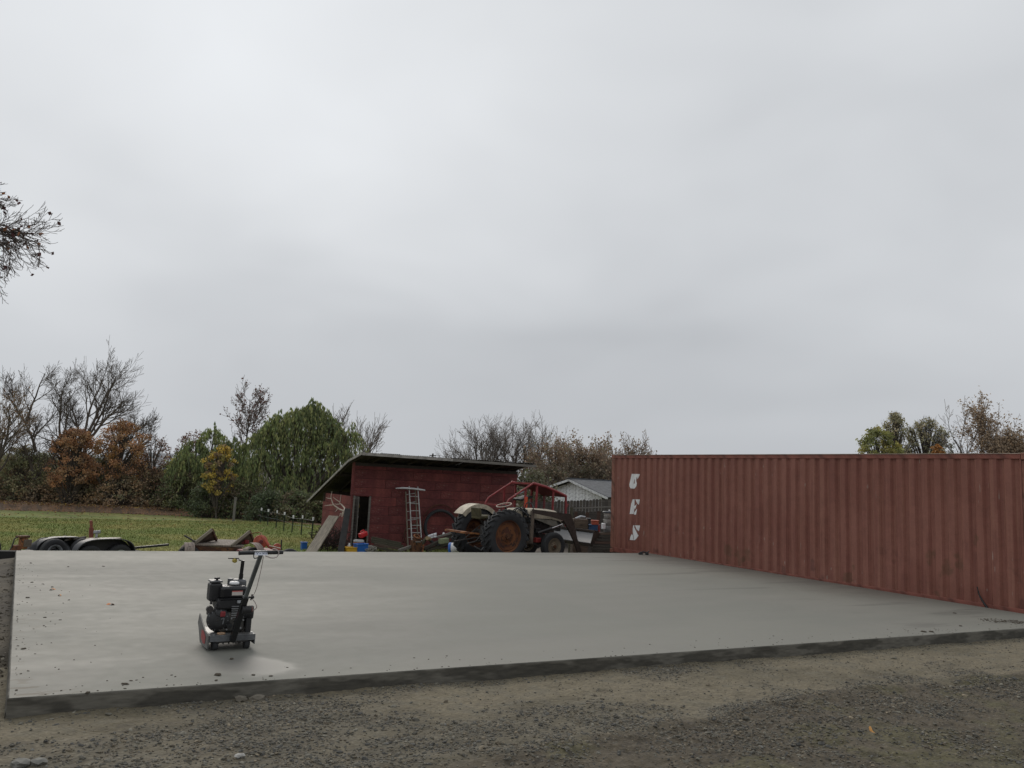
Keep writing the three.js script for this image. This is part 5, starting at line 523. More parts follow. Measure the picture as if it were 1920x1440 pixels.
  one('spare_drum', M.darkRust, kit().rod(tt.position.clone().add(V(-0.2, -0.02, 0)), tt.position.clone().add(V(0.25, -0.04, 0.05)), 0.16, 0.16, 12), 'rusty drum under the treaded tyre behind the ramp trailer', 'drum');
}
{ // orange rotary mower
  const c = at(490, 1020, 20.6), g = gy(c.x, c.z), t = thing('rotary_mower', 'orange red tractor mower with round gear housing on the lawn edge', 'mower', V(c.x, g, c.z)), l = (u, v, d) => loc(t, at(u, v, d)), F = V(-0.12, 0.12, 1).normalize();
  const h = l(488.5, 1016, 20.6); kit().lathe([[0.01, 0.06], [0.06, 0.06], [0.07, 0.04], [0.15, 0.035], [0.17, 0.02], [0.17, -0.05], [0.1, -0.06]], h, F, 26).mesh('gear_housing', M.orangeSteel, t); kit().rod(h.clone().addScaledVector(F, 0.12), h.clone().addScaledVector(F, 0.16), 0.05, 0.04, 12).mesh('shaft_cap', M.darkRed, t);
  kit().tube([l(491, 1006.5, 20.4), l(497, 1013, 20.3), l(504, 1024, 20.3), l(515, 1029, 20.3), l(526, 1031, 20.3)], [0.035, 0.04, 0.045, 0.045, 0.03], 8, true).mesh('boom', M.orangeSteel, t); kit().lathe([[0.01, 0.06], [0.085, 0.06], [0.095, 0.04], [0.095, -0.06]], l(519.5, 1026, 20.8), F, 20).mesh('end_disc', M.orangeSteel, t); kit().rod(l(505, 1023.5, 20.25), l(526, 1028, 20.25), 0.014, 0.014, 6).mesh('pipe', M.bone, t);
  kit().box(h.x, 0.3, h.z, 0.9, 0.3, 0.7, 0.05, [0, 0.5, 0]).mesh('deck', M.darkRed, t); const wc = l(476, 1030, 20.3); wheel(t, V(wc.x, 0.26, wc.z), 0.26, 0.16, 0.13, { seg: 24, rim: M.galv }); wheel(t, V(wc.x + 0.8, 0.26, wc.z + 0.3), 0.26, 0.16, 0.13, { seg: 24, rim: M.galv }); kit().add(new THREE.CylinderGeometry(0.33, 0.33, 0.22, 22, 1, true, -0.2, Math.PI + 0.4), new THREE.Matrix4().makeRotationFromEuler(new THREE.Euler(Math.PI / 2, 0.0, Math.PI / 2 - 0.5, 'YXZ')).setPosition(wc.x - 0.02, 0.3, wc.z - 0.02)).box(wc.x - 0.13, 0.42, wc.z - 0.05, 0.2, 0.2, 0.2, 0.06, [0, 0.5, 0.4]).mesh('wheel_guard', M.deckTan, t);
  kit().tube([l(470, 1000.5, 21), l(486, 998, 21), l(490, 1000, 20.8), l(490.5, 1007, 20.6)], 0.01, 5).mesh('bent_rod', M.rust, t); kit().box(...l(462, 1016, 21.4).toArray(), 0.12, 0.1, 0.1, 0.02).box(...l(455, 1017, 21.4).toArray(), 0.1, 0.08, 0.1, 0.02).mesh('gearbox', M.redSteel, t);
  const s = at(527.5, 1030, 20.4); one('stake', M.black, kit().rod(V(s.x, gy(s.x, s.z), s.z), at(528, 1012, 20.4), 0.018, 0.016, 6), 'short black stake standing beside the orange mower', 'stake');
}
// ---------------------------------------------------------------- things round the shed
{
  // extension ladder and the longer ladder behind it
  const ladder = (name, label, bl, br, tl, tr, n, mat, w, skip = 0) => { const L = thing(name, label, 'ladder'); for (const [a, b] of [[bl, tl], [br, tr]]) kit().beam(a, b, 0.03, w, V(1, 0, 0).cross(b.clone().sub(a).normalize()), 0.004).mesh('rail', mat, L); for (let k = 0; k < n; k++) { const t = (k + 0.6) / n; if (t < skip) continue; kit().rod(bl.clone().lerp(tl, t), br.clone().lerp(tr, t), 0.014, 0.014, 7).mesh('rung', M.aluminium, L); } };
  ladder('ladder', 'aluminium ladder leaning on the shed wall, the one in front', V(12.76, -1.02, -28.7), V(13.16, -1.02, -28.7), V(12.86, 1.36, -29.62), V(13.22, 1.36, -29.62), 9, M.aluminium, 0.06); ladder('ladder', 'wooden ladder leaning on the shed wall behind the aluminium one', V(12.68, -1.02, -28.9), V(13.1, -1.02, -28.9), V(12.77, 1.16, -29.7), V(13.16, 1.24, -29.7), 7, M.wood, 0.07);
  one('white_board', M.white, kit().tube([V(12.28, 1.26, -29.55), V(12.55, 1.29, -29.55), V(13.0, 1.28, -29.5), V(13.48, 1.24, -29.5)], [0.015, 0.035, 0.04, 0.03], 8, true), 'white bowed board resting across the top of the ladders', 'board');
  // hoops
  one('rubber_hoop', M.rubber, kit().torus(V(14.25, -0.18, -29.45), V(0, 0.25, 1), 0.68, 0.062, 8, 40), 'thick black tyre hoop leaning on the red wall behind the tractor', 'hoop'); one('iron_hoop', M.darkRust, kit().torus(V(14.3, -0.06, -29.62), V(0, 0.14, 1), 0.77, 0.016, 6, 44), 'thin rusty iron hoop behind the black tyre hoop', 'hoop'); one('wagon_tyre', M.darkRust, kit().torus(V(13.2, -0.5, -29.5), V(0, 0.2, 1), 0.45, 0.03, 6, 36), 'dark iron ring behind the foot of the ladders', 'hoop'); one('bent_rod', M.darkRust, kit().tube([V(14.72, -0.3, -29.3), V(14.86, 0.02, -29.5), V(14.98, 0.34, -29.55)], 0.014, 5), 'bent rusty rod leaning on the wall beside the tractor tyre', 'rod');
  // antlers and skull
  const A = thing('elk_antlers', 'pair of bleached elk antlers on a skull leaning at the shed wall', 'antlers'), q = (u, v, d = 29.2) => at(u, v, d), tine = (pts, r0, r1) => kit().tube(new THREE.CatmullRomCurve3(pts).getPoints(pts.length * 4), Array.from({ length: pts.length * 4 + 1 }, (_, k) => lerp(r0, r1, k / (pts.length * 4))), 7);
  const main = [q(645, 958.5), q(637, 955), q(631, 951), q(625, 946), q(622, 938), q(620.5, 932), q(622.5, 921)]; tine(main, 0.036, 0.008).mesh('beam', M.bone, A); for (const [a, pts] of [[0, [q(633, 953), q(631, 957), q(628, 959.5)]], [1, [q(624, 947), q(616, 947.5), q(608, 948.5)]], [2, [q(621, 935), q(616, 934.5), q(611, 933)]]]) tine(pts, 0.02, 0.006).mesh('tine', M.bone, A);
  tine([q(645, 958, 29.4), q(646, 953, 29.8), q(641, 947, 30), q(637, 943, 30), q(637.5, 940, 30), q(639.5, 927, 30)], 0.034, 0.007).mesh('beam', M.bone, A); for (const pts of [[q(638, 945, 30), q(631, 945.5, 30), q(627, 944.5, 30)], [q(636.5, 941, 30), q(629, 936, 30), q(624.5, 932, 30)]]) tine(pts, 0.018, 0.006).mesh('tine', M.bone, A); kit().tube([q(646, 957), q(643, 963), q(641, 969)], [0.045, 0.05, 0.02], 8, true).tube([q(639, 962), q(637, 968)], [0.02, 0.012], 6).mesh('skull', M.bone, A);
  // plank, black beam, brush
  const pt = at(626, 968, 29.6), pb = at(577, 1034, 26.6); pb.y = gy(pb.x, pb.z); one('plank', M.wood, kit().beam(pb, pt, 0.36, 0.05, V(-0.5, 0.45, 0.8).normalize(), 0.006), 'wide pale plank leaning up to the shed side wall', 'plank'); const bt = at(652, 956, 28.9), bb = at(638, 1034, 26.9); bb.y = gy(bb.x, bb.z); one('plank', M.creosote, kit().beam(bb, bt, 0.2, 0.14, Y_, 0.006), 'black stained timber leaning at the shed corner', 'timber');
  { const r = rng(66), k = kit(), c = at(616, 1020, 29.6); for (let i = 0; i < 320; i++) { const o = V(c.x + (r() - 0.45) * 1.0, gy(c.x, c.z) + r() * 0.75 * (1 - 0.5 * r()), c.z + (r() - 0.5) * 0.8); const d = V(r() - 0.5, r() * 0.9, r() - 0.5).normalize(); k.tube([o, o.clone().addScaledVector(d, 0.2), o.clone().addScaledVector(d, 0.4).add(V(0, -0.06, 0))], 0.008 + 0.006 * r(), 3); } one('brush_pile', M.brushTwig = std([0.05, 0.035, 0.03], 0.95), k, 'heap of dark tangled brush under the leaning plank', 'brush'); }
  const bin = (name, label, cat, u, v, z, w, h, d, mat, tiltZ = 0, tiltY = 0) => { const p = onZ(u, v, z), t = thing(name, label, cat, V(p.x, p.y, p.z)); kit().box(0, h / 2, d / 2, w, h, 0.02, 0.004).box(0, h / 2, -d / 2, w, h, 0.02, 0.004).box(w / 2, h / 2, 0, 0.02, h, d, 0.004).box(-w / 2, h / 2, 0, 0.02, h, d, 0.004).box(0, 0.012, 0, w, 0.02, d).mesh('shell', mat, t); kit().box(0, h, d / 2 + 0.012, w + 0.05, 0.03, 0.03, 0.006).box(0, h, -d / 2 - 0.012, w + 0.05, 0.03, 0.03, 0.006).box(w / 2 + 0.012, h, 0, 0.03, 0.03, d, 0.006).box(-w / 2 - 0.012, h, 0, 0.03, 0.03, d, 0.006).mesh('rim', mat, t); t.rotation.set(0, tiltY, tiltZ); return t; };
  bin('blue_bin', 'bright blue plastic tote beside the yellow crate', 'bin', 676, 1039, -26.6, 0.36, 0.33, 0.3, M.bluePlastic, 0.05, 0.2); bin('yellow_crate', 'yellow plastic crate beside the blue tote', 'crate', 656.5, 1039, -26.6, 0.33, 0.22, 0.28, M.yellowPlastic, 0, 0.1); bin('blue_bin', 'small blue plastic bin at the foot of the leaning plank', 'bin', 569, 1033, -29.5, 0.17, 0.3, 0.17, M.bluePlastic);
  const bu = onZ(671, 1040, -27.4), tb = thing('clay_drum', 'brown clay coloured drum standing by the shed door', 'drum', V(bu.x, gy(bu.x, -27.4), -27.4)); kit().lathe([[0.01, 0], [0.17, 0], [0.18, 0.05], [0.185, 0.35], [0.175, 0.52], [0.16, 0.52]], V(0, 0, 0), Y_, 20).mesh('body', M.terracotta, tb); kit().lathe([[0.01, 0.54], [0.13, 0.54], [0.18, 0.52], [0.18, 0.47]], V(0, 0, 0), Y_, 20).mesh('lid', M.greyPlastic, tb);
  const rc = onZ(682, 1003, -27.5), tr = thing('fuel_can', 'bright red plastic fuel can tilted on top of the clay drum', 'can', V(rc.x, rc.y - 0.07, rc.z)); tr.rotation.set(0, 0.3, 0.35); kit().box(0, 0.09, 0, 0.3, 0.17, 0.2, 0.045).mesh('body', M.redPlastic, tr); kit().tube([V(-0.09, 0.16, 0), V(-0.06, 0.23, 0), V(0.06, 0.23, 0), V(0.1, 0.16, 0)], 0.02, 7).mesh('handle', M.redPlastic, tr); kit().rod(V(0.12, 0.15, 0), V(0.17, 0.22, 0), 0.025, 0.02, 10).mesh('spout', M.black, tr); one('clothes_peg_bottle', M.whitePlain, kit().lathe([[0.01, 0.1], [0.03, 0.1], [0.03, 0.05], [0.05, 0.03], [0.05, -0.2], [0.01, -0.2]], onZ(654.5, 1024, -26.9), Y_, 12), 'small white bottle standing behind the yellow crate', 'bottle');
  { const r = rng(9), k = kit(), c = onZ(692, 1031, -26.6); for (let i = 0; i < 26; i++) { const o = V(c.x + (r() - 0.5) * 0.36, c.y - 0.02 + 0.1 * r(), c.z + (r() - 0.5) * 0.2); k.torus(o, V(r() - 0.5, r() + 0.3, r() - 0.5), 0.08 + 0.06 * r(), 0.011, 5, 18); } one('rope_coil', M.paleWood, k, 'tangled pale rope coil beside the blue tote', 'rope'); }
  // plank stack by the wall
  [[697, 1008, 752, 1019, 'moss dark plank on top of the stack by the shed wall'], [696, 1012, 756, 1024, 'dark plank second from the top of the stack by the shed wall'], [697, 1016, 760, 1029, 'dark plank in the middle of the stack by the shed wall'], [702, 1020, 762, 1032, 'lighter brown plank leaning along the front of the stack'], [696, 1024, 748, 1036, 'lowest plank of the stack by the shed wall']].forEach(([u, v, u2, v2, label], k) => one('stacked_plank', k === 3 ? M.brownWood : M.mossWood, kit().beam(onZ(u, v, -28.6 + k * 0.14), onZ(u2, v2, -28.3 + k * 0.14), 0.16, 0.075), label, 'plank', 'planks stacked by the shed wall'));
  [[748, 1032, 775, 1023, 0.08, M.greyWood, 'short grey board propped in front of the ladders'], [786, 1026, 800, 1008, 0.07, M.mossWood, 'mossy stick rising beside the ladder foot'], [795, 1029, 848, 1004, 0.1, M.darkWood, 'long dark beam sloping up towards the tractor'], [800, 1033, 842, 1018, 0.08, M.mossWood, 'mossy beam sloping under the long dark beam'], [820, 1007, 850, 998, 0.06, M.greyWood, 'grey board end lying on the long dark beam']].forEach(([u, v, u2, v2, w, mat, label]) => one('debris_beam', mat, kit().beam(onZ(u, v, -27.2), onZ(u2, v2, -27.4), w * 1.4, w), label, 'beam', 'debris beams'));
  const ep = onZ(780, 1024, -27.3), en = thing('rusted_engine', 'rusted engine block heap at the foot of the ladders', 'engine', ep.clone().setY(gy(ep.x, ep.z))), ey = ep.y - en.position.y; kit().box(0, ey / 2 + 0.1, 0, 0.34, ey + 0.2, 0.3, 0.03).box(0.04, ey + 0.24, 0, 0.28, 0.1, 0.24, 0.03, [0, 0, 0.2]).mesh('block', M.darkRust, en); kit().lathe([[0.09, 0.03], [0.13, 0.03], [0.13, -0.03], [0.09, -0.03]], V(0, ey + 0.33, 0.02), V(0.2, 1, 0.6), 18).mesh('pulley', M.rust, en); kit().box(0.0, ey + 0.16, 0.16, 0.2, 0.05, 0.04, 0.01).mesh('plate', M.greyWood, en); kit().rod(V(0.2, 0.1, 0.1), V(0.24, ey + 0.06, 0.1), 0.05, 0.04, 8).mesh('manifold', M.rust, en);
  [[802, 1007, 818, 1002.5], [803, 1005, 818, 1000.5], [801, 1009.5, 819, 1006]].forEach(([u, v, u2, v2], k) => one('white_pipe', M.white, kit().rod(onZ(u, v, -27.5), onZ(u2, v2, -27.5), 0.035, 0.035, 9), ['middle white pipe of three lying on the dark beam', 'topmost white pipe of three lying on the dark beam', 'lowest white pipe of three lying on the dark beam'][k], 'pipe', 'white pipes on the debris')); one('roll', M.lemonRust = paint([0.3, 0.22, 0.12], 0.8), kit().rod(onZ(801, 1009, -27.2), onZ(806, 1011, -27.4), 0.07, 0.07, 12), 'tan paper roll end beside the white pipes', 'roll');
  one('green_box', paint([0.24, 0.27, 0.16], 0.7), kit().box(...onZ(832, 1014, -27).toArray(), 0.34, 0.18, 0.2, 0.02, [0, 0.2, 0.12]), 'pale green box lying among the debris near the tractor', 'box'); one('white_cone', M.whitePlain, kit().lathe([[0.001, 0.12], [0.03, 0.1], [0.05, 0], [0.06, -0.01]], onZ(831.5, 1004, -27.4), Y_, 12), 'small white cone tip on the debris near the tractor', 'cone');
  const dr = onZ(849, 1029, -24), dt = thing('white_barrel', 'white rounded barrel with blue band lying beside the tractor wheel', 'barrel', dr); kit().lathe([[0.001, 0.2], [0.09, 0.19], [0.16, 0.14], [0.19, 0.04], [0.19, -0.05]], V(0, 0, 0), V(0.75, 0.1, 0.6), 22).mesh('body', M.whitePlain, dt); kit().lathe([[0.19, -0.03], [0.2, -0.03], [0.2, -0.11], [0.16, -0.12], [0.001, -0.12]], V(0, 0, 0), V(0.75, 0.1, 0.6), 22).mesh('band', M.bluePlastic, dt); one('concrete_block', M.greyPlastic, kit().box(dr.x - 0.2, dr.y - 0.45, dr.z - 0.05, 0.5, 0.5, 0.4, 0.02), 'grey block under the white barrel', 'block');
}
// ---------------------------------------------------------------- clutter between tractor and container
{
  const P = (u, v, d) => at(u, v, d);
  { const c = P(1086, 1004, 30), t = thing('wooden_cabinet', 'brown wooden cabinet with two drawers behind the loader bucket', 'cabinet', V(c.x, -0.95, c.z), -0.4), top = P(1086, 973, 30).y + 0.95; kit().box(0, top / 2, 0, 0.52, top, 0.42, 0.01).mesh('case', M.brownWood, t); for (const k of [0, 1]) { const d = kit().box(0, top - 0.2 - k * 0.34, 0.215, 0.46, 0.3, 0.02, 0.004).mesh('drawer', M.crateWood = M.crateWood || (() => { const m = M.brownWood.clone(); m.color.setRGB(0.36, 0.28, 0.21); return m; })(), t); kit().box(0, top - 0.2 - k * 0.34, 0.235, 0.1, 0.02, 0.02).mesh('handle', M.darkSteel, d); } one('metal_scrap', M.galv, kit().tube([V(c.x - 0.2, top - 0.94, c.z), V(c.x, top - 0.86, c.z + 0.05), V(c.x + 0.22, top - 0.88, c.z)], [0.03, 0.045, 0.03], 7, true), 'twisted silver scrap lying on the wooden cabinet', 'scrap'); }
  const crate = (u0, u1, v0, v1, d, mat, name, label, cat) => { const a = P(u0, v1, d), b = P(u1, v0, d), w = a.clone().setY(0).distanceTo(b.clone().setY(0)), h = b.y - a.y, t = thing(name, label, cat, V((a.x + b.x) / 2, a.y, (a.z + b.z) / 2), -0.53); kit().box(0, h / 2, 0, w, h, 0.3, 0.02).mesh('body', mat, t); kit().box(0, h - 0.015, 0, w + 0.03, 0.04, 0.33, 0.01).mesh('lid', mat, t); return t; };
  crate(1099, 1107, 972, 1000, 30.5, M.black, 'black_box', 'tall black box between cabinet and coloured crates', 'box'); crate(1104, 1120, 984, 1000, 29.6, M.darkBlue = paint([0.02, 0.055, 0.13], 0.6), 'blue_crate', 'dark blue crate under the red box by the fence', 'crate'); crate(1109, 1122, 976, 983.5, 29.6, M.orangeSteel, 'red_box', 'flat red box on top of the blue crate', 'box'); one('red_post', M.redSteel, kit().beam(P(1123.5, 1000, 29), P(1123.5, 984, 29), 0.05, 0.05), 'short red post beside the stacked white buckets', 'post');
  const c = P(1141, 998, 27.8), lab = ['lowest white bucket of the stack next to the container', 'white bucket at the middle of the stack next to the container', 'upper white bucket of the stack under the black lid']; const bh = 0.21; for (let k = 0; k < 3; k++) { const t = thing('bucket', lab[k], 'bucket', V(c.x, c.y + k * bh, c.z), 0, 'stacked white buckets'); kit().lathe([[0.01, 0], [0.165, 0], [0.19, bh * 1.02], [0.2, bh * 1.02], [0.2, bh * 0.88], [0.185, bh * 0.86]], V(0, 0, 0), Y_, 22).mesh('body', k === 0 ? M.greyPlastic : M.bucketWhite = M.bucketWhite || paint([0.42, 0.41, 0.38], 0.6), t); if (k === 2) { const lid = kit().lathe([[0.001, 0.05], [0.2, 0.045], [0.23, 0.02], [0.23, -0.01], [0.01, -0.01]], V(0, bh + 0.015, 0), Y_, 22).mesh('lid', paint([0.03, 0.035, 0.045], 0.5), t); kit().sphere(0, bh + 0.085, 0, 0.03).mesh('knob', M.whitePlain, lid); } }  one('white_jug', M.whitePlain, kit().box(c.x - 0.26, c.y + 0.2, c.z + 0.05, 0.12, 0.2, 0.12, 0.03), 'small white jug beside the white bucket stack', 'jug'); 
  const base = kit().box(c.x, (c.y - 0.86) / 2 - 0.01, c.z, 0.9, c.y + 0.84, 0.6); one('pallet_stand', M.darkWood, base, 'dark timber stand carrying the white buckets', 'stand');
  const r = rng(17); const labs = ['topmost board', 'second board', 'third board', 'fourth board', 'fifth board', 'lowest board']; for (let k = 0; k < 6; k++) { const a = P(1108 + 4 * r(), 1001 + k * 5.5, 26 - k * 0.1), b = P(1160, 999 + k * 5.6 + 2 * r(), 25.4 - k * 0.1); one('pile_board', [M.brownWood, M.darkWood, M.darkWood, M.fenceR, M.darkWood, M.darkWood][k], kit().beam(a, b, 0.22, 0.07), labs[k] + ' of the dark wood pile beside the container corner', 'board', 'boards in the dark wood pile'); }
}
// ---------------------------------------------------------------- trees
function branchTree(o) {                        // returns polylines with radii and twig tips
  const r = rng(o.seed), lines = [], tips = []; const rv = s => V((r() - 0.5) * s, (r() - 0.5) * s, (r() - 0.5) * s);
  const grow = (p, d, len, rad, lv) => {
    const n = lv === 0 ? 9 : lv === 1 ? 7 : lv === 2 ? 5 : 3, pts = [p.clone()], rr = [rad], st = len / n, P = o.lv[lv], end = P.end ?? 0.35; let q = p.clone(), dd = d.clone(); const kids = [];
    for (let k = 1; k <= n; k++) { dd.add(rv(P.wig ?? 0.35)).add(V(0, P.up ?? 0.06, 0)).normalize(); q = q.clone().addScaledVector(dd, st); pts.push(q.clone()); rr.push(lerp(rad, rad * end, k / n)); kids.push([q.clone(), dd.clone(), k / n, rr[k]]); }
    lines.push([pts, rr, lv]); if (lv >= o.lv.length - 1) { tips.push([q, dd]); if (r() < 0.7) tips.push([pts[1], dd]); return; }
    const N = Math.round(P.kids * (0.75 + 0.5 * r())); for (let k = 0; k < N; k++) { const t = lerp(P.from ?? 0.3, 1, (k + r()) / N), i = Math.min(n - 1, Math.max(0, Math.ceil(t * n) - 1)), [b, bd, , br] = kids[i], a = bd.clone().lerp(pts[i], 0); let side = bd.clone().cross(rv(1)).normalize(); const sp = P.spread ?? 0.9; const nd = bd.clone().multiplyScalar(Math.cos(sp * (0.7 + 0.5 * r()))).addScaledVector(side, Math.sin(sp * (0.7 + 0.5 * r()))).normalize(); const start = pts[i].clone().lerp(b, r()); grow(start, nd, len * (P.ratio ?? 0.55) * (1.15 - 0.55 * t) * (0.75 + 0.5 * r()), Math.min(br * 0.72, rad * (P.rr ?? 0.5)), lv + 1); }
    if (lv > 0 || o.leader) grow(q, dd, len * 0.5, rr[n] * 0.95, lv + 1);
  };
  for (const [p, d, len, rad] of o.stems) grow(p, d.clone().normalize(), len, rad, 0); return { lines, tips, r };
}
function leafQuad(k, p, s, r, c, ax) { const a = (ax || V(r() - 0.5, r() - 0.5, r() - 0.5)).clone().normalize(), b = a.clone().cross(V(r() - 0.5, r() - 0.5, r() - 0.5)).normalize(), l = 0.7 + 0.6 * r(); k.rgb = [c[0] * l, c[1] * l, c[2] * l]; const w = ax ? s * 0.16 : s * 0.36, h = s * 0.5, n = a.clone().cross(b), i = k.vert(p.clone().addScaledVector(a, -h), n, 0, 0); k.vert(p.clone().addScaledVector(b, w), n, 1, 0); k.vert(p.clone().addScaledVector(a, h), n, 1, 1); k.vert(p.clone().addScaledVector(b, -w), n, 0, 1); k.i.push(i, i + 1, i + 2, i, i + 2, i + 3); }
function bareTree(name, label, base, o, leaves, group) {   // trunk and limbs, fine twigs, perhaps some leaves
  const t = thing(name, label, 'tree', base, 0, group), { lines, tips, r } = branchTree(o), tk = kit(), wk = kit(); for (const [p, q, lv] of lines) (lv < 2 ? tk : wk).tube(p, q.map(x => Math.max(x, o.minR ?? 0.008)), lv === 0 ? 7 : lv === 1 ? 5 : 3);
  for (const [p, q, sg] of o.extra || []) tk.tube(p, q, sg); tk.mesh('trunk', o.bark || M.bark, t); const c = wk.mesh('crown', o.twig || M.twig, t); if (leaves) { const k = kit(); k.rgb = [1, 1, 1]; for (const [p] of tips) for (let j = 0; j < leaves.per; j++) { if (r() > leaves.p) continue; leafQuad(k, p.clone().add(V((r() - 0.5) * leaves.sp, (r() - 0.5) * leaves.sp, (r() - 0.5) * leaves.sp)), leaves.s * (0.7 + 0.6 * r()), r, leaves.c[Math.floor(r() * leaves.c.length)]); } if (k.p.length) k.mesh('foliage', M.leaf, c); } return t;
}
function leafyTree(name, label, base, o, group, category = 'tree') {   // clumps of leaves hung on real limbs; o.w o.h o.clumps o.per o.s o.c
  const t = thing(name, label, category, base, 0, group), r = rng(o.seed), tk = kit(), k = kit(); k.rgb = [1, 1, 1]; const h0 = o.from ?? 0.15, root = V(0, 0, 0);
  if (o.trunk !== 0) tk.tube([V(0, -0.2, 0), V((r() - 0.5) * 0.2, o.h * 0.3, (r() - 0.5) * 0.2), V((r() - 0.5) * 0.4, o.h * 0.62, (r() - 0.5) * 0.4)], [o.trunk || 0.1, (o.trunk || 0.1) * 0.7, (o.trunk || 0.1) * 0.3], 7);
  for (let c = 0; c < o.clumps; c++) {
    const a = r() * 6.283, yy = Math.pow(r(), o.yPow ?? 0.8), prof = o.cone ? lerp(1, 0.12, yy) : Math.sqrt(Math.max(0.02, 1 - Math.pow((yy - (o.mid ?? 0.42)) / (yy > (o.mid ?? 0.42) ? 1 - (o.mid ?? 0.42) : (o.mid ?? 0.42) + 0.25), 2))), rad = Math.sqrt(0.12 + 0.88 * r()) * prof * (0.8 + 0.4 * vn(a * 1.5 + o.seed, yy * 4)), p = V(Math.cos(a) * rad * o.w, o.h * lerp(h0, 1, yy), Math.sin(a) * rad * o.w * (o.depth ?? 0.8));
    const st = V(p.x * 0.15, Math.max(0, p.y - 0.25 * o.h - 0.3 * Math.abs(p.x)), p.z * 0.15), m = st.clone().lerp(p, 0.55).add(V(0, 0.06 * o.h * (r() - 0.2), 0)); tk.tube([st, m, p], [0.035 * (o.limb ?? 1), 0.02 * (o.limb ?? 1), 0.008], 4);
    for (let w = 0; w < (o.twigs ?? 3); w++) tk.tube([m.clone().lerp(p, r()), p.clone().add(V((r() - 0.5) * o.cs * 2.4, (r() - 0.3) * o.cs * 2.4, (r() - 0.5) * o.cs * 2.4))], [0.008, 0.004], 3);
    const tone = 0.75 + 0.5 * r(), pal = o.c[Math.floor(r() * o.c.length)]; for (let j = 0; j < o.per; j++) { const g = () => (r() + r() + r() - 1.5) * 1.15 * o.cs; leafQuad(k, p.clone().add(V(g(), g() * 0.8, g())), o.s * (0.6 + 0.8 * r()), r, pal.map(x => x * tone)); }
  }
  tk.mesh('trunk', o.bark || M.bark, t); k.mesh('crown', M.leaf, t); return t;
}
function willow(name, label, base, o) {         // domes of hanging strands
  const t = thing(name, label, 'tree', base), r = rng(o.seed), tk = kit(), k = kit(), sk = kit(); k.rgb = [1, 1, 1];
  for (const [lx, lh, ls] of o.limbs) { const top = V(lx, lh, (r() - 0.5) * o.d); tk.tube(new THREE.CatmullRomCurve3([V(o.tx || 0, -0.3, 0), V(lx * 0.2, lh * 0.3, top.z * 0.3), V(lx * 0.75, lh * 0.7, top.z * 0.8), top]).getPoints(10), Array.from({ length: 11 }, (_, i) => lerp(0.2, 0.03, i / 10)), 6);
    for (let q = 0; q < o.n; q++) { const a = r() * 6.283; if (vn(a * 1.9 + lx * 5 + 40, lh * 3 + o.seed) < 0.3) continue; const R = ls * 1.12 * Math.sqrt(r()) * (0.85 + 0.4 * vn(a * 2 + o.seed, lx * 3)), e = 1 - Math.pow(R / (ls * 1.25), 2), out = V(Math.cos(a), 0, Math.sin(a)), s0 = top.clone().addScaledVector(out, R * 0.35).add(V(0, -0.1 - 0.5 * (1 - e), 0)), crest = top.clone().addScaledVector(out, R).add(V(0, 0.15 + 0.75 * r() * r() - 1.4 * (1 - e) * (0.6 + 0.4 * r()), 0)); const L = (0.5 + 2.3 * r() * r()) * o.hang * (0.6 + 0.6 * (R / ls)), end = crest.clone().addScaledVector(out, 0.35 + 0.25 * r()).add(V((r() - 0.5) * 0.3, -L, (r() - 0.5) * 0.3)); if (end.y < 0.15) end.y = 0.15 + 0.5 * r();
      const path = new THREE.CatmullRomCurve3([s0, crest, crest.clone().addScaledVector(out, 0.3).add(V(0, -L * 0.3, 0)), end]).getPoints(8); sk.tube(path, Array.from({ length: 9 }, (_, i) => lerp(0.014, 0.003, i / 8)), 3); const pal = o.c[Math.floor(r() * o.c.length)], tone = 0.7 + 0.6 * r(); for (let j = 0; j < o.lv; j++) { const f = 0.18 + 0.82 * r(), i = Math.min(7, Math.floor(f * 8)), p = path[i].clone().lerp(path[i + 1], f * 8 - i).add(V((r() - 0.5) * 0.12, (r() - 0.5) * 0.08, (r() - 0.5) * 0.12)); leafQuad(k, p, 0.17 + 0.12 * r(), r, pal.map(x => x * tone), V((r() - 0.5) * 0.4, -1, (r() - 0.5) * 0.4)); } } }
  tk.mesh('trunk', M.bark, t); sk.mesh('hanging_twig', M.twigGreen = M.twigGreen || std([0.09, 0.085, 0.045], 0.9), t); k.mesh('crown', M.leaf, t); return t;
}
const ground = (u, depth) => { const p = at(u, 900, depth); return V(p.x, terrain(p.x, p.z) - 0.05, p.z); }, topY = (u, v, depth) => at(u, v, depth).y, camR = RIGHT.clone().setY(0).normalize(), camF = BACK.clone().setY(0).normalize().negate();
const inCam = (x, y, z = 0) => camR.clone().multiplyScalar(x).addScaledVector(Y_, y).addScaledVector(camF, z);   // metres to the right, up and away as seen from the camera
const LV = (a, b, c, d) => [a, b, c, d].filter(Boolean);
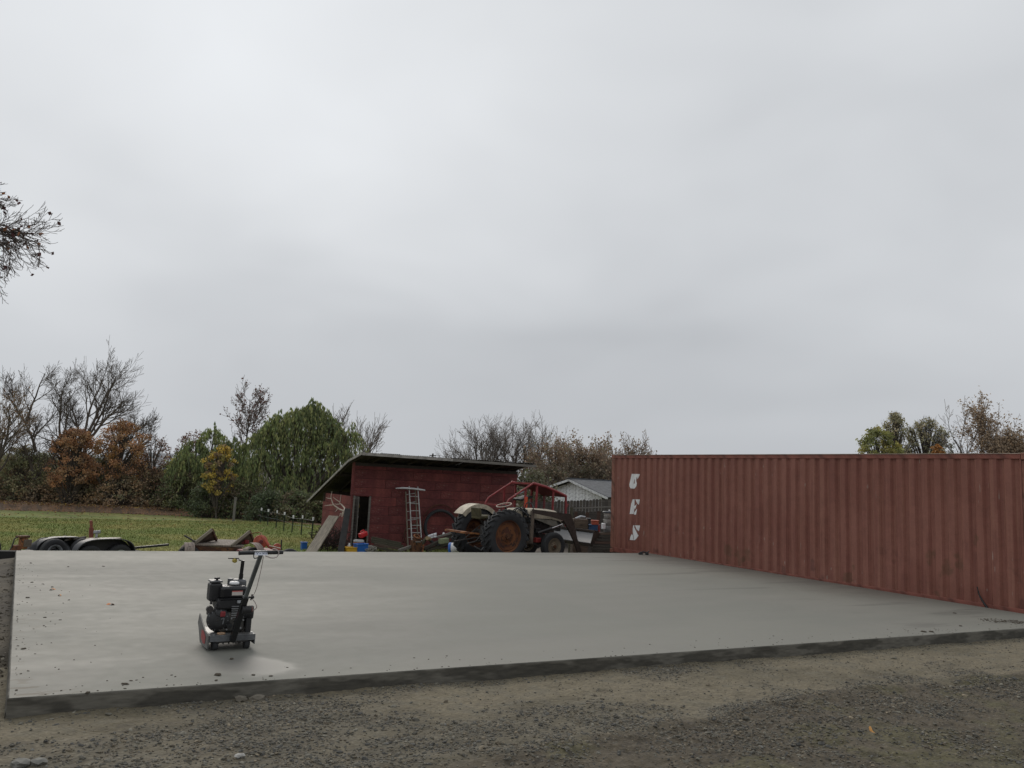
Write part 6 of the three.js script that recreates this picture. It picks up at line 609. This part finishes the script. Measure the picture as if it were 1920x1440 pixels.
{ // bare trees on the left
  const m = 52 / FOCAL, b1 = ground(66, 52), y = (v, d = 52, u = 60) => topY(u, v, d), L4 = LV({ kids: 8, from: 0.25, spread: 0.75, ratio: 0.48, wig: 0.3, up: 0.03, rr: 0.5, end: 0.3 }, { kids: 8, from: 0.2, spread: 0.75, ratio: 0.5, wig: 0.35, up: 0.08 }, { kids: 4, from: 0.2, spread: 0.7, ratio: 0.7, wig: 0.3, up: 0.06 }, { wig: 0.3, up: 0.05, end: 0.5 });
  bareTree('bare_tree', 'tall bare tree with trunk bending left in the thicket', b1, { seed: 11, stems: [[inCam(0.2, 0), inCam(-0.14, 1), 4.0, 0.15], [inCam(-0.15, 3.5), inCam(-0.5, 1), 2.4, 0.1], [inCam(-1.0, 5.2), inCam(0.32, 1), 3.4, 0.075], [inCam(-1.0, 5.2), inCam(-0.6, 1), 2.9, 0.06], [inCam(-0.4, 4.4), inCam(0.5, 1), 2.6, 0.05]], lv: L4, bark: M.twigDark, twig: M.twigDark, minR: 0.008 });
  const b2 = ground(150, 52); bareTree('bare_tree', 'broad bare tree with many upright limbs above the orange thicket', b2, { seed: 23, stems: [[inCam(0, 0), inCam(-0.02, 1), 4.6, 0.22], [inCam(-0.05, 4.3), inCam(0.32, 1), 4.6, 0.1], [inCam(-0.1, 4.3), inCam(0.08, 1), 4.5, 0.085], [inCam(0, 4.2), inCam(0.85, 1), 3.8, 0.1], [inCam(0, 4.2), inCam(0.55, 1), 4.2, 0.085], [inCam(-0.05, 4.3), inCam(-0.6, 0.75), 2.3, 0.1], [inCam(-1.6, 0.5), inCam(0.02, 1), 4.4, 0.11], [inCam(-1.55, 4.6), inCam(-0.08, 1), 3.6, 0.07], [inCam(-1.5, 4.3), inCam(0.4, 1), 2.8, 0.06]], lv: L4, bark: M.twigDark, twig: M.twigDark, minR: 0.008 });
  bareTree('bare_tree', 'leaning bare tree with nearly horizontal limbs behind the orange thicket', ground(205, 54), { seed: 31, stems: [[inCam(0, 0), inCam(0.1, 1), 3.4, 0.16], [inCam(0.1, 2.4), inCam(0.9, 0.8), 3.4, 0.1], [inCam(0.1, 3.0), inCam(0.5, 1), 3.2, 0.08]], lv: L4, bark: M.twigDark, twig: M.twigDark, minR: 0.01 });
  bareTree('bare_tree', 'pale reddish twiggy tree at the edge of the thicket', ground(-8, 50), { seed: 37, stems: [[V(0, 0, 0), inCam(0.02, 1), 4.6, 0.14], [V(0, 2.5, 0), inCam(0.35, 1), 3.8, 0.1], [V(0, 2.2, 0), inCam(-0.3, 1), 3.8, 0.1]], lv: L4, twig: M.twigWarm, minR: 0.009 }, { per: 1, p: 0.35, sp: 0.2, s: 0.12, c: [[0.25, 0.13, 0.06], [0.3, 0.2, 0.09]] });
  // orange leaved small trees and the undergrowth
  const oranges = [[0.488, 0.253, 0.122], [0.569, 0.309, 0.146], [0.390, 0.211, 0.114], [0.439, 0.276, 0.146]];
  leafyTree('maple_tree', 'rounded orange leaved small tree below the broad bare tree', ground(133, 51), { seed: 3, w: 1.5, h: topY(133, 795, 51) + 1.2, from: 0.3, clumps: 150, per: 60, cs: 0.21, s: 0.105, c: oranges, trunk: 0.12 }); leafyTree('maple_tree', 'golden orange leaved small tree beside the willow gap', ground(222, 52), { seed: 8, w: 1.75, h: topY(222, 780, 52) + 1.2, from: 0.3, clumps: 150, per: 54, cs: 0.23, s: 0.105, c: [...oranges, [0.36, 0.2, 0.06]], trunk: 0.12 }); leafyTree('maple_tree', 'sparse rusty leaved sapling at the thicket edge near the distant house', ground(282, 53), { seed: 14, w: 1.1, h: topY(282, 812, 53) + 1.2, from: 0.3, clumps: 60, per: 16, cs: 0.24, s: 0.11, c: [[0.26, 0.13, 0.07], [0.2, 0.1, 0.06]], trunk: 0.07, twigs: 6 });
  const shr = [[-30, 55, 835, 2.2, 'olive', 'dark olive shrub at the end of the thicket'], [35, 52, 838, 2.0, 'olive', 'tall olive shrub below the bending bare tree'], [85, 54, 850, 1.5, 'olive', 'olive brown shrub below the bare trees'], [20, 52, 885, 1.7, 'brown', 'brown leafed bramble on the leaf bank, widest of the brambles'], [95, 52, 895, 1.5, 'brown', 'brown leafed bramble between olive shrub and orange tree'], [165, 52, 895, 1.4, 'brown', 'dark brown bramble at the foot of the orange tree'], [235, 52, 890, 1.6, 'brown', 'brown bramble under the golden orange tree'], [285, 53, 880, 1.5, 'brown', 'brown bramble beside the green thicket'], [180, 53, 850, 2.2, 'olive', 'olive shrub filling the gap behind the orange trees'], [320, 54, 890, 1.4, 'green', 'dark green shrub below the distant house'], [335, 54, 858, 1.5, 'lime', 'yellow green shrub right of the distant house'], [255, 54, 862, 1.8, 'brown', 'brown shrub behind the golden orange tree'], [130, 54, 870, 2.3, 'olive', 'deep olive shrub behind the orange tree'], [60, 55, 860, 2.4, 'brown', 'brown shrub behind the tall olive shrub']];
  const pal = { olive: [[0.297, 0.297, 0.155], [0.238, 0.256, 0.131], [0.368, 0.321, 0.178]], brown: [[0.333, 0.250, 0.157], [0.405, 0.273, 0.162], [0.250, 0.204, 0.131], [0.476, 0.321, 0.178], [0.286, 0.262, 0.143]], green: [[0.124, 0.194, 0.077], [0.188, 0.250, 0.091]], lime: [[0.376, 0.415, 0.124], [0.250, 0.333, 0.104], [0.583, 0.542, 0.146]] };
  shr.forEach(([u, d, v, w, c, label], k) => leafyTree('shrub', label, ground(u, d), { seed: 50 + k, w, h: topY(u, v, d) + 1.4, from: 0.02, clumps: 100, per: 48, cs: 0.32, s: 0.115, c: pal[c], trunk: 0.05, mid: 0.3, twigs: 4, limb: 0.6 }, 'shrubs of the thicket', 'shrub'));
  bareTree('bare_tree', 'small pinkish twiggy tree above the distant grey roof', ground(318, 82), { seed: 41, stems: [[V(0, 0, 0), V(0.05, 1, 0), topY(318, 835, 82) + 1.5, 0.12]], lv: LV({ kids: 9, from: 0.4, spread: 0.6, ratio: 0.5, up: 0.05 }, { kids: 7, spread: 0.7, ratio: 0.5, up: 0.02 }, { kids: 5, spread: 0.8, ratio: 0.6, up: -0.1 }, { wig: 0.6, up: -0.12 }), twig: std([0.19, 0.135, 0.12], 0.95), minR: 0.016 }, { per: 2, p: 0.6, sp: 0.3, s: 0.2, c: [[0.24, 0.15, 0.12], [0.28, 0.17, 0.13]] });
}
{ // willows, yellow tree, sparse red tree
  const gr = [[0.256, 0.306, 0.110], [0.206, 0.260, 0.098], [0.345, 0.363, 0.138], [0.166, 0.217, 0.091]], h = (v, d, u) => topY(u, v, d) - terrain(at(u, 900, d).x, at(u, 900, d).z);
  willow('willow_tree', 'large weeping willow with long hanging green strands beyond the lawn', ground(565, 53), { seed: 5, d: 3.5, hang: 1.75, n: 78, lv: 17, c: gr, limbs: [[-2.35, 5.5, 0.85], [-0.95, 6.5, 0.8], [0.05, 6.85, 0.75], [1.55, 6.65, 0.7], [2.05, 6.05, 0.75], [-1.9, 6.0, 0.8], [-1.5, 6.3, 0.9], [-0.4, 6.55, 0.8], [0.55, 7.3, 0.7], [1.05, 7.0, 0.6], [1.6, 6.2, 0.8], [2.35, 5.6, 0.75], [-2.5, 4.8, 0.9], [2.55, 4.7, 0.8], [0.3, 5.4, 1.3], [-1.0, 5.2, 1.4], [1.4, 4.9, 1.2], [-2.9, 3.8, 0.8], [-0.2, 4.0, 1.5], [1.9, 3.6, 1.2], [-1.6, 3.6, 1.3], [0.8, 3.0, 1.5], [-0.9, 2.6, 1.5], [2.2, 2.6, 1.0]] });
  willow('willow_tree', 'smaller drooping willow on the thicket side of the yellow tree', ground(388, 54), { seed: 9, d: 2.6, hang: 1.4, n: 85, lv: 17, c: gr, limbs: [[0.3, 5.2, 0.8], [-0.7, 4.4, 0.9], [-1.5, 3.5, 0.8], [1.2, 4.6, 0.8], [1.7, 3.9, 0.8], [0.2, 3.6, 1.2], [-0.9, 2.6, 1.1], [1.2, 2.6, 1.2], [-1.9, 2.2, 0.8]] });
  leafyTree('yellow_tree', 'slim yellow leaved tree between the two willows', ground(412, 49), { seed: 19, w: 0.95, h: h(836, 49, 412), from: 0.35, clumps: 70, per: 38, cs: 0.17, s: 0.13, c: [[0.62, 0.45, 0.08], [0.5, 0.38, 0.08], [0.36, 0.31, 0.09], [0.26, 0.18, 0.1]], trunk: 0.07 });
  bareTree('sparse_tree', 'upright tree with few dark red leaves rising behind the willow', ground(454, 60), { seed: 71, stems: [[V(0, 0, 0), V(0, 1, 0), h(745, 60, 454), 0.12]], lv: LV({ kids: 30, from: 0.5, spread: 1.25, ratio: 0.22, wig: 0.08, up: 0.03, rr: 0.35, end: 0.15 }, { kids: 6, spread: 0.6, ratio: 0.5, up: 0.15 }, { kids: 3, spread: 0.7, ratio: 0.6, up: 0.1 }, { up: 0.1 }), minR: 0.012 }, { per: 1, p: 0.5, sp: 0.25, s: 0.15, c: [[0.17, 0.08, 0.07], [0.22, 0.11, 0.085], [0.14, 0.08, 0.07]] });
  bareTree('bare_tree', 'bare spreading tree beside the large willow behind the shed', ground(655, 58), { seed: 83, stems: [[V(0, 0, 0), inCam(-0.1, 1), 2.6, 0.2], [V(0, 1.8, 0), inCam(0.45, 1), 4.2, 0.13], [V(0, 2.0, 0), inCam(0.05, 1), 4.0, 0.12], [V(0, 1.6, 0), inCam(0.8, 0.9), 3.8, 0.1]], lv: LV({ kids: 7, spread: 0.6, ratio: 0.6, up: 0.06 }, { kids: 7, spread: 0.6, ratio: 0.5, up: 0.08 }, { kids: 5, spread: 0.6, ratio: 0.6, up: 0.08 }, { up: 0.08 }), twig: M.twig, minR: 0.01 });
  [[345, 52, 885, 1.5, 'olive green bush at the foot of the smaller willow'], [400, 50, 905, 1.4, 'dark bush below the yellow tree'], [455, 50, 905, 1.5, 'dark green bush between yellow tree and large willow'], [505, 49, 925, 1.4, 'dark green bush at the foot of the large willow, thicket side'], [565, 49, 925, 1.4, 'dark green bush at the foot of the large willow, shed side'], [450, 55, 865, 1.8, 'tall dark bush behind the large willow strands'], [620, 50, 925, 1.3, 'low green bush behind the shed corner'], [380, 55, 870, 1.8, 'tall dark bush behind the smaller willow']].forEach(([u, d, v, w, label], k) => leafyTree('shrub', label, ground(u, d), { seed: 90 + k, w, h: topY(u, v, d) + 1.4, from: 0.02, clumps: 100, per: 52, cs: 0.3, s: 0.12, c: k % 2 ? [[0.097, 0.134, 0.059], [0.131, 0.157, 0.074]] : [[0.149, 0.185, 0.074], [0.205, 0.208, 0.090], [0.185, 0.140, 0.082]], trunk: 0.05, mid: 0.3, limb: 0.6 }, 'bushes under the willows', 'shrub'));
  one('wood_post', M.greyWood, kit().beam(ground(444.5, 47), ground(444.5, 47).setY(topY(444.5, 932, 47)), 0.12, 0.12), 'tall grey wooden post at the willow edge of the lawn', 'post');
}
{ // bare trees and brown brush behind the shed and the container
  const L = LV({ kids: 8, from: 0.3, spread: 0.65, ratio: 0.6, up: 0.05, wig: 0.3 }, { kids: 7, from: 0.15, spread: 0.65, ratio: 0.52, up: 0.06 }, { kids: 5, spread: 0.7, ratio: 0.6, up: 0.05 }, { up: 0.05, wig: 0.5 }), H = (u, v, d) => topY(u, v, d) - terrain(at(u, 900, d).x, at(u, 900, d).z);
  const clump = (u, v, d, seed, label, fan, opt = {}, leaves) => { const h = H(u, v, d), st = [[V(0, 0, 0), V(0, 1, 0), h * 0.5, 0.16]]; for (const f of fan) st.push([V(0, h * 0.22, 0), inCam(f, 1), h * (0.62 - 0.12 * Math.abs(f)), 0.12]); return bareTree('bare_tree', label, ground(u, d), { seed, stems: st, lv: opt.lv || L, twig: opt.twig || M.twig, minR: opt.minR ?? 0.0095 }, leaves); };
  clump(915, 792, 66, 201, 'wide crowned bare tree rising over the shed roof', [-0.9, -0.5, -0.15, 0.2, 0.5]); clump(968, 795, 68, 202, 'bare tree over the shed roof, its limbs crossing the wide crowned tree', [-0.4, 0, 0.35]); clump(1003, 808, 66, 203, 'bare upright tree over the right end of the shed roof', [-0.25, 0.1, 0.45]); clump(880, 835, 64, 204, 'low bare tree spreading over the middle of the shed roof', [-0.9, -0.4, 0.3]);
  const br = [[0.320, 0.217, 0.142], [0.246, 0.179, 0.133], [0.377, 0.264, 0.170], [0.282, 0.246, 0.151]], lv = { per: 2, p: 0.75, sp: 0.45, s: 0.16, c: br };
  clump(1052, 830, 60, 211, 'brown twiggy tree left of the white house ridge', [-0.5, -0.15, 0.25, 0.6], { twig: M.twigWarm }, lv); clump(1085, 832, 62, 212, 'brown twiggy tree with thin upright tips behind the white house', [-0.4, 0, 0.4], { twig: M.twigWarm }, lv); clump(1125, 850, 60, 213, 'brown twiggy tree above the house roof near the container', [-0.5, 0, 0.5], { twig: M.twigWarm }, lv); clump(1185, 834, 55, 214, 'round twiggy bare tree peeking over the container corner', [-0.7, -0.3, 0.1, 0.4, 0.8], { twig: M.twigWarm, minR: 0.011 }, { per: 1, p: 0.4, sp: 0.3, s: 0.14, c: br });
  [[1025, 56, 868, 1.5, 'brown brush thicket beside the shed end'], [1065, 57, 868, 1.6, 'brown brush thicket behind the roll cage'], [1105, 58, 872, 1.7, 'olive brown brush thicket behind the house roof'], [1145, 58, 868, 1.6, 'brown brush thicket behind the container corner'], [1000, 46, 885, 1.5, 'pale green bush at the shed end']].forEach(([u, d, v, w, label], k) => leafyTree('shrub', label, ground(u, d), { seed: 120 + k, w, h: H(u, v, d), from: 0.05, clumps: 110, per: 24, cs: 0.32, s: 0.15, c: k === 4 ? [[0.13, 0.135, 0.07], [0.2, 0.19, 0.12], [0.09, 0.1, 0.045]] : [[0.189, 0.145, 0.094], [0.145, 0.119, 0.080], [0.239, 0.181, 0.116], [0.131, 0.123, 0.065]], trunk: 0.05, twigs: 6, bark: M.twigWarm }, 'brush behind the house', 'shrub'));
  // over the container on the right
  const h2 = (u, v, d) => topY(u, v, d) + 0.5;
  leafyTree('green_tree', 'dense dark green and yellow tree rising behind the container', ground(1648, 46), { seed: 140, w: 1.75, h: H(1650, 800, 46), from: 0.3, clumps: 130, per: 50, cs: 0.2, s: 0.14, c: [[0.27, 0.29, 0.1], [0.34, 0.34, 0.11], [0.44, 0.39, 0.11]], trunk: 0.15 }); const olive = [[0.42, 0.39, 0.21], [0.36, 0.34, 0.19], [0.46, 0.39, 0.24]];
  leafyTree('olive_tree', 'olive leaved tree with upright twigs behind the container, tallest of its clump', ground(1676, 50), { seed: 142, w: 1.35, h: H(1672, 775, 50), from: 0.25, clumps: 190, per: 20, cs: 0.22, s: 0.12, c: olive, trunk: 0.12, twigs: 7, mid: 0.5 }); leafyTree('olive_tree', 'broad olive brown tree with thinning leaves behind the container', ground(1738, 50), { seed: 143, w: 1.95, h: H(1738, 786, 50), from: 0.25, clumps: 260, per: 17, cs: 0.24, s: 0.12, c: olive, trunk: 0.12, twigs: 9, mid: 0.45 });
  leafyTree('orange_tree', 'small bright orange tree peeking over the container rim', ground(1757, 44), { seed: 146, w: 0.55, h: H(1757, 832, 44), from: 0.5, clumps: 34, per: 36, cs: 0.14, s: 0.11, c: [[0.42, 0.19, 0.04], [0.33, 0.15, 0.035]], trunk: 0.06 });
  leafyTree('green_tree', 'thin pale green treetop next to the orange tree', ground(1781, 50), { seed: 147, w: 0.6, h: H(1781, 828, 50), from: 0.5, clumps: 22, per: 14, cs: 0.18, s: 0.12, c: [[0.13, 0.15, 0.1]], trunk: 0.06 });
  const B = LV({ kids: 13, from: 0.3, spread: 0.36, ratio: 0.5, up: 0.1, wig: 0.2 }, { kids: 9, from: 0.1, spread: 0.45, ratio: 0.5, up: 0.14 }, { kids: 7, spread: 0.5, ratio: 0.6, up: 0.04 }, { up: -0.08, wig: 0.4 });
  bareTree('birch_tree', 'dense bare birch with fine hanging twigs behind the container', ground(1895, 38), { seed: 151, stems: [[V(0, 0, 0), V(0, 1, 0), H(1895, 790, 38) * 0.8, 0.09], [V(0, 1.6, 0), inCam(-0.2, 1), 2.0, 0.045], [V(0, 1.6, 0), inCam(-0.1, 1), 2.5, 0.045], [V(0, 1.6, 0), inCam(0.08, 1), 2.9, 0.045], [V(0, 1.6, 0), inCam(0.25, 1), 2.6, 0.045], [V(0, 1.4, 0), inCam(0.42, 1), 2.4, 0.045], [V(0, 1.9, 0), inCam(-0.22, 1), 2.4, 0.04], ...[-0.36, -0.26, -0.18, -0.08, 0.02, 0.14, 0.2, 0.3, 0.36].map((f, k) => [inCam(f * 0.6, 1.5, 0.5 * (k % 3 - 1)), inCam(f * 0.5, 1, 0.1 * (k % 2)), 2.2 + 0.2 * (k % 3), 0.035])], lv: B, twig: M.twigWarm, minR: 0.007 }, { per: 3, p: 0.8, sp: 0.35, s: 0.1, c: [[0.46, 0.33, 0.2], [0.4, 0.3, 0.2], [0.34, 0.26, 0.18]] });
  bareTree('bare_tree', 'thin bare sapling beside the birch behind the container', ground(1822, 40), { seed: 155, stems: [[V(0, 0, 0), V(0, 1, 0), H(1822, 815, 40), 0.08], [V(0, 1.6, 0), inCam(0.3, 1), 1.6, 0.04]], lv: LV({ kids: 8, from: 0.45, spread: 0.6, ratio: 0.35, up: 0.08 }, { kids: 5, spread: 0.6, ratio: 0.5, up: 0.1 }, { kids: 3, ratio: 0.6, up: 0.1 }, { up: 0.1 }), minR: 0.008 });
}
{ // big tree beside the yard, out of frame but for its drooping branches
  const b = at(-420, 900, 10.4), t0 = V(b.x, terrain(b.x, b.z) - 0.05, b.z), l = (u, v, d) => at(u, v, d).sub(t0), stems = [], limbs = [];
  const toward = (u0, v0, u1, v1, d0, d1, rad) => { const p = l(u0, v0, d0), q = l(u1, v1, d1); stems.push([p, q.clone().sub(p), p.distanceTo(q) * (u0 > -60 ? 0.66 : 1), rad]); };
  for (const [u, v, u1, v1, r] of [[-30, 425, 118, 428, 0.015], [-30, 428, 100, 462, 0.016], [-30, 432, 80, 510, 0.016], [-40, 440, 30, 545, 0.014], [-45, 360, 22, 385, 0.014], [-40, 352, 10, 342, 0.01], [-50, 440, -5, 545, 0.016], [-30, 420, 60, 400, 0.012], [-35, 430, 40, 475, 0.016], [-30, 425, 70, 470, 0.014]]) toward(u, v, u1, v1, 10.2, 10 + 0.3 * Math.sin(u1), r);
  for (const [u, v] of [[-700, 300], [-620, 120], [-400, -60], [-560, 420], [-300, 60]]) toward(-420, 560, u, v, 10.4, 10.4 + Math.sin(u), 0.08);
  const c = pts => new THREE.CatmullRomCurve3(pts).getPoints(14), rad = (a, z) => Array.from({ length: 15 }, (_, k) => lerp(a, z, k / 14));
  const extra = [[c([V(0, -0.1, 0), l(-415, 760, 10.4), l(-425, 640, 10.4), l(-420, 540, 10.4)]), rad(0.24, 0.17), 10]]; for (const [v0, u1, v1, r] of [[600, -25, 428, 0.075], [555, -38, 356, 0.06]]) extra.push([c([l(-420, v0, 10.4), l(-300, v0 - 90, 10.3), l(-150, (v0 - 40 + v1) / 2 - 30, 10.3), l(u1, v1, 10.2)]), rad(r, 0.02), 7]);
  bareTree('cherry_tree', 'drooping bare branches with a few dark red leaves over the yard edge', t0, { seed: 305, stems, extra, lv: LV({ kids: 9, from: 0.15, spread: 0.6, ratio: 0.45, up: -0.02, wig: 0.2, rr: 0.55, end: 0.3 }, { kids: 5, from: 0.15, spread: 0.6, ratio: 0.5, up: -0.02, wig: 0.3 }, { kids: 3, from: 0.2, spread: 0.6, ratio: 0.6, up: 0.02, wig: 0.4 }, { up: 0.08, wig: 0.4, end: 0.5 }), bark: M.twigDark, twig: M.twigDark, minR: 0.0026 }, { per: 1, p: 0.045, sp: 0.05, s: 0.055, c: [[0.1, 0.03, 0.03], [0.075, 0.03, 0.03], [0.07, 0.035, 0.03], [0.09, 0.03, 0.035], [0.3, 0.12, 0.05]] });
}
renderer.render(scene, camera);
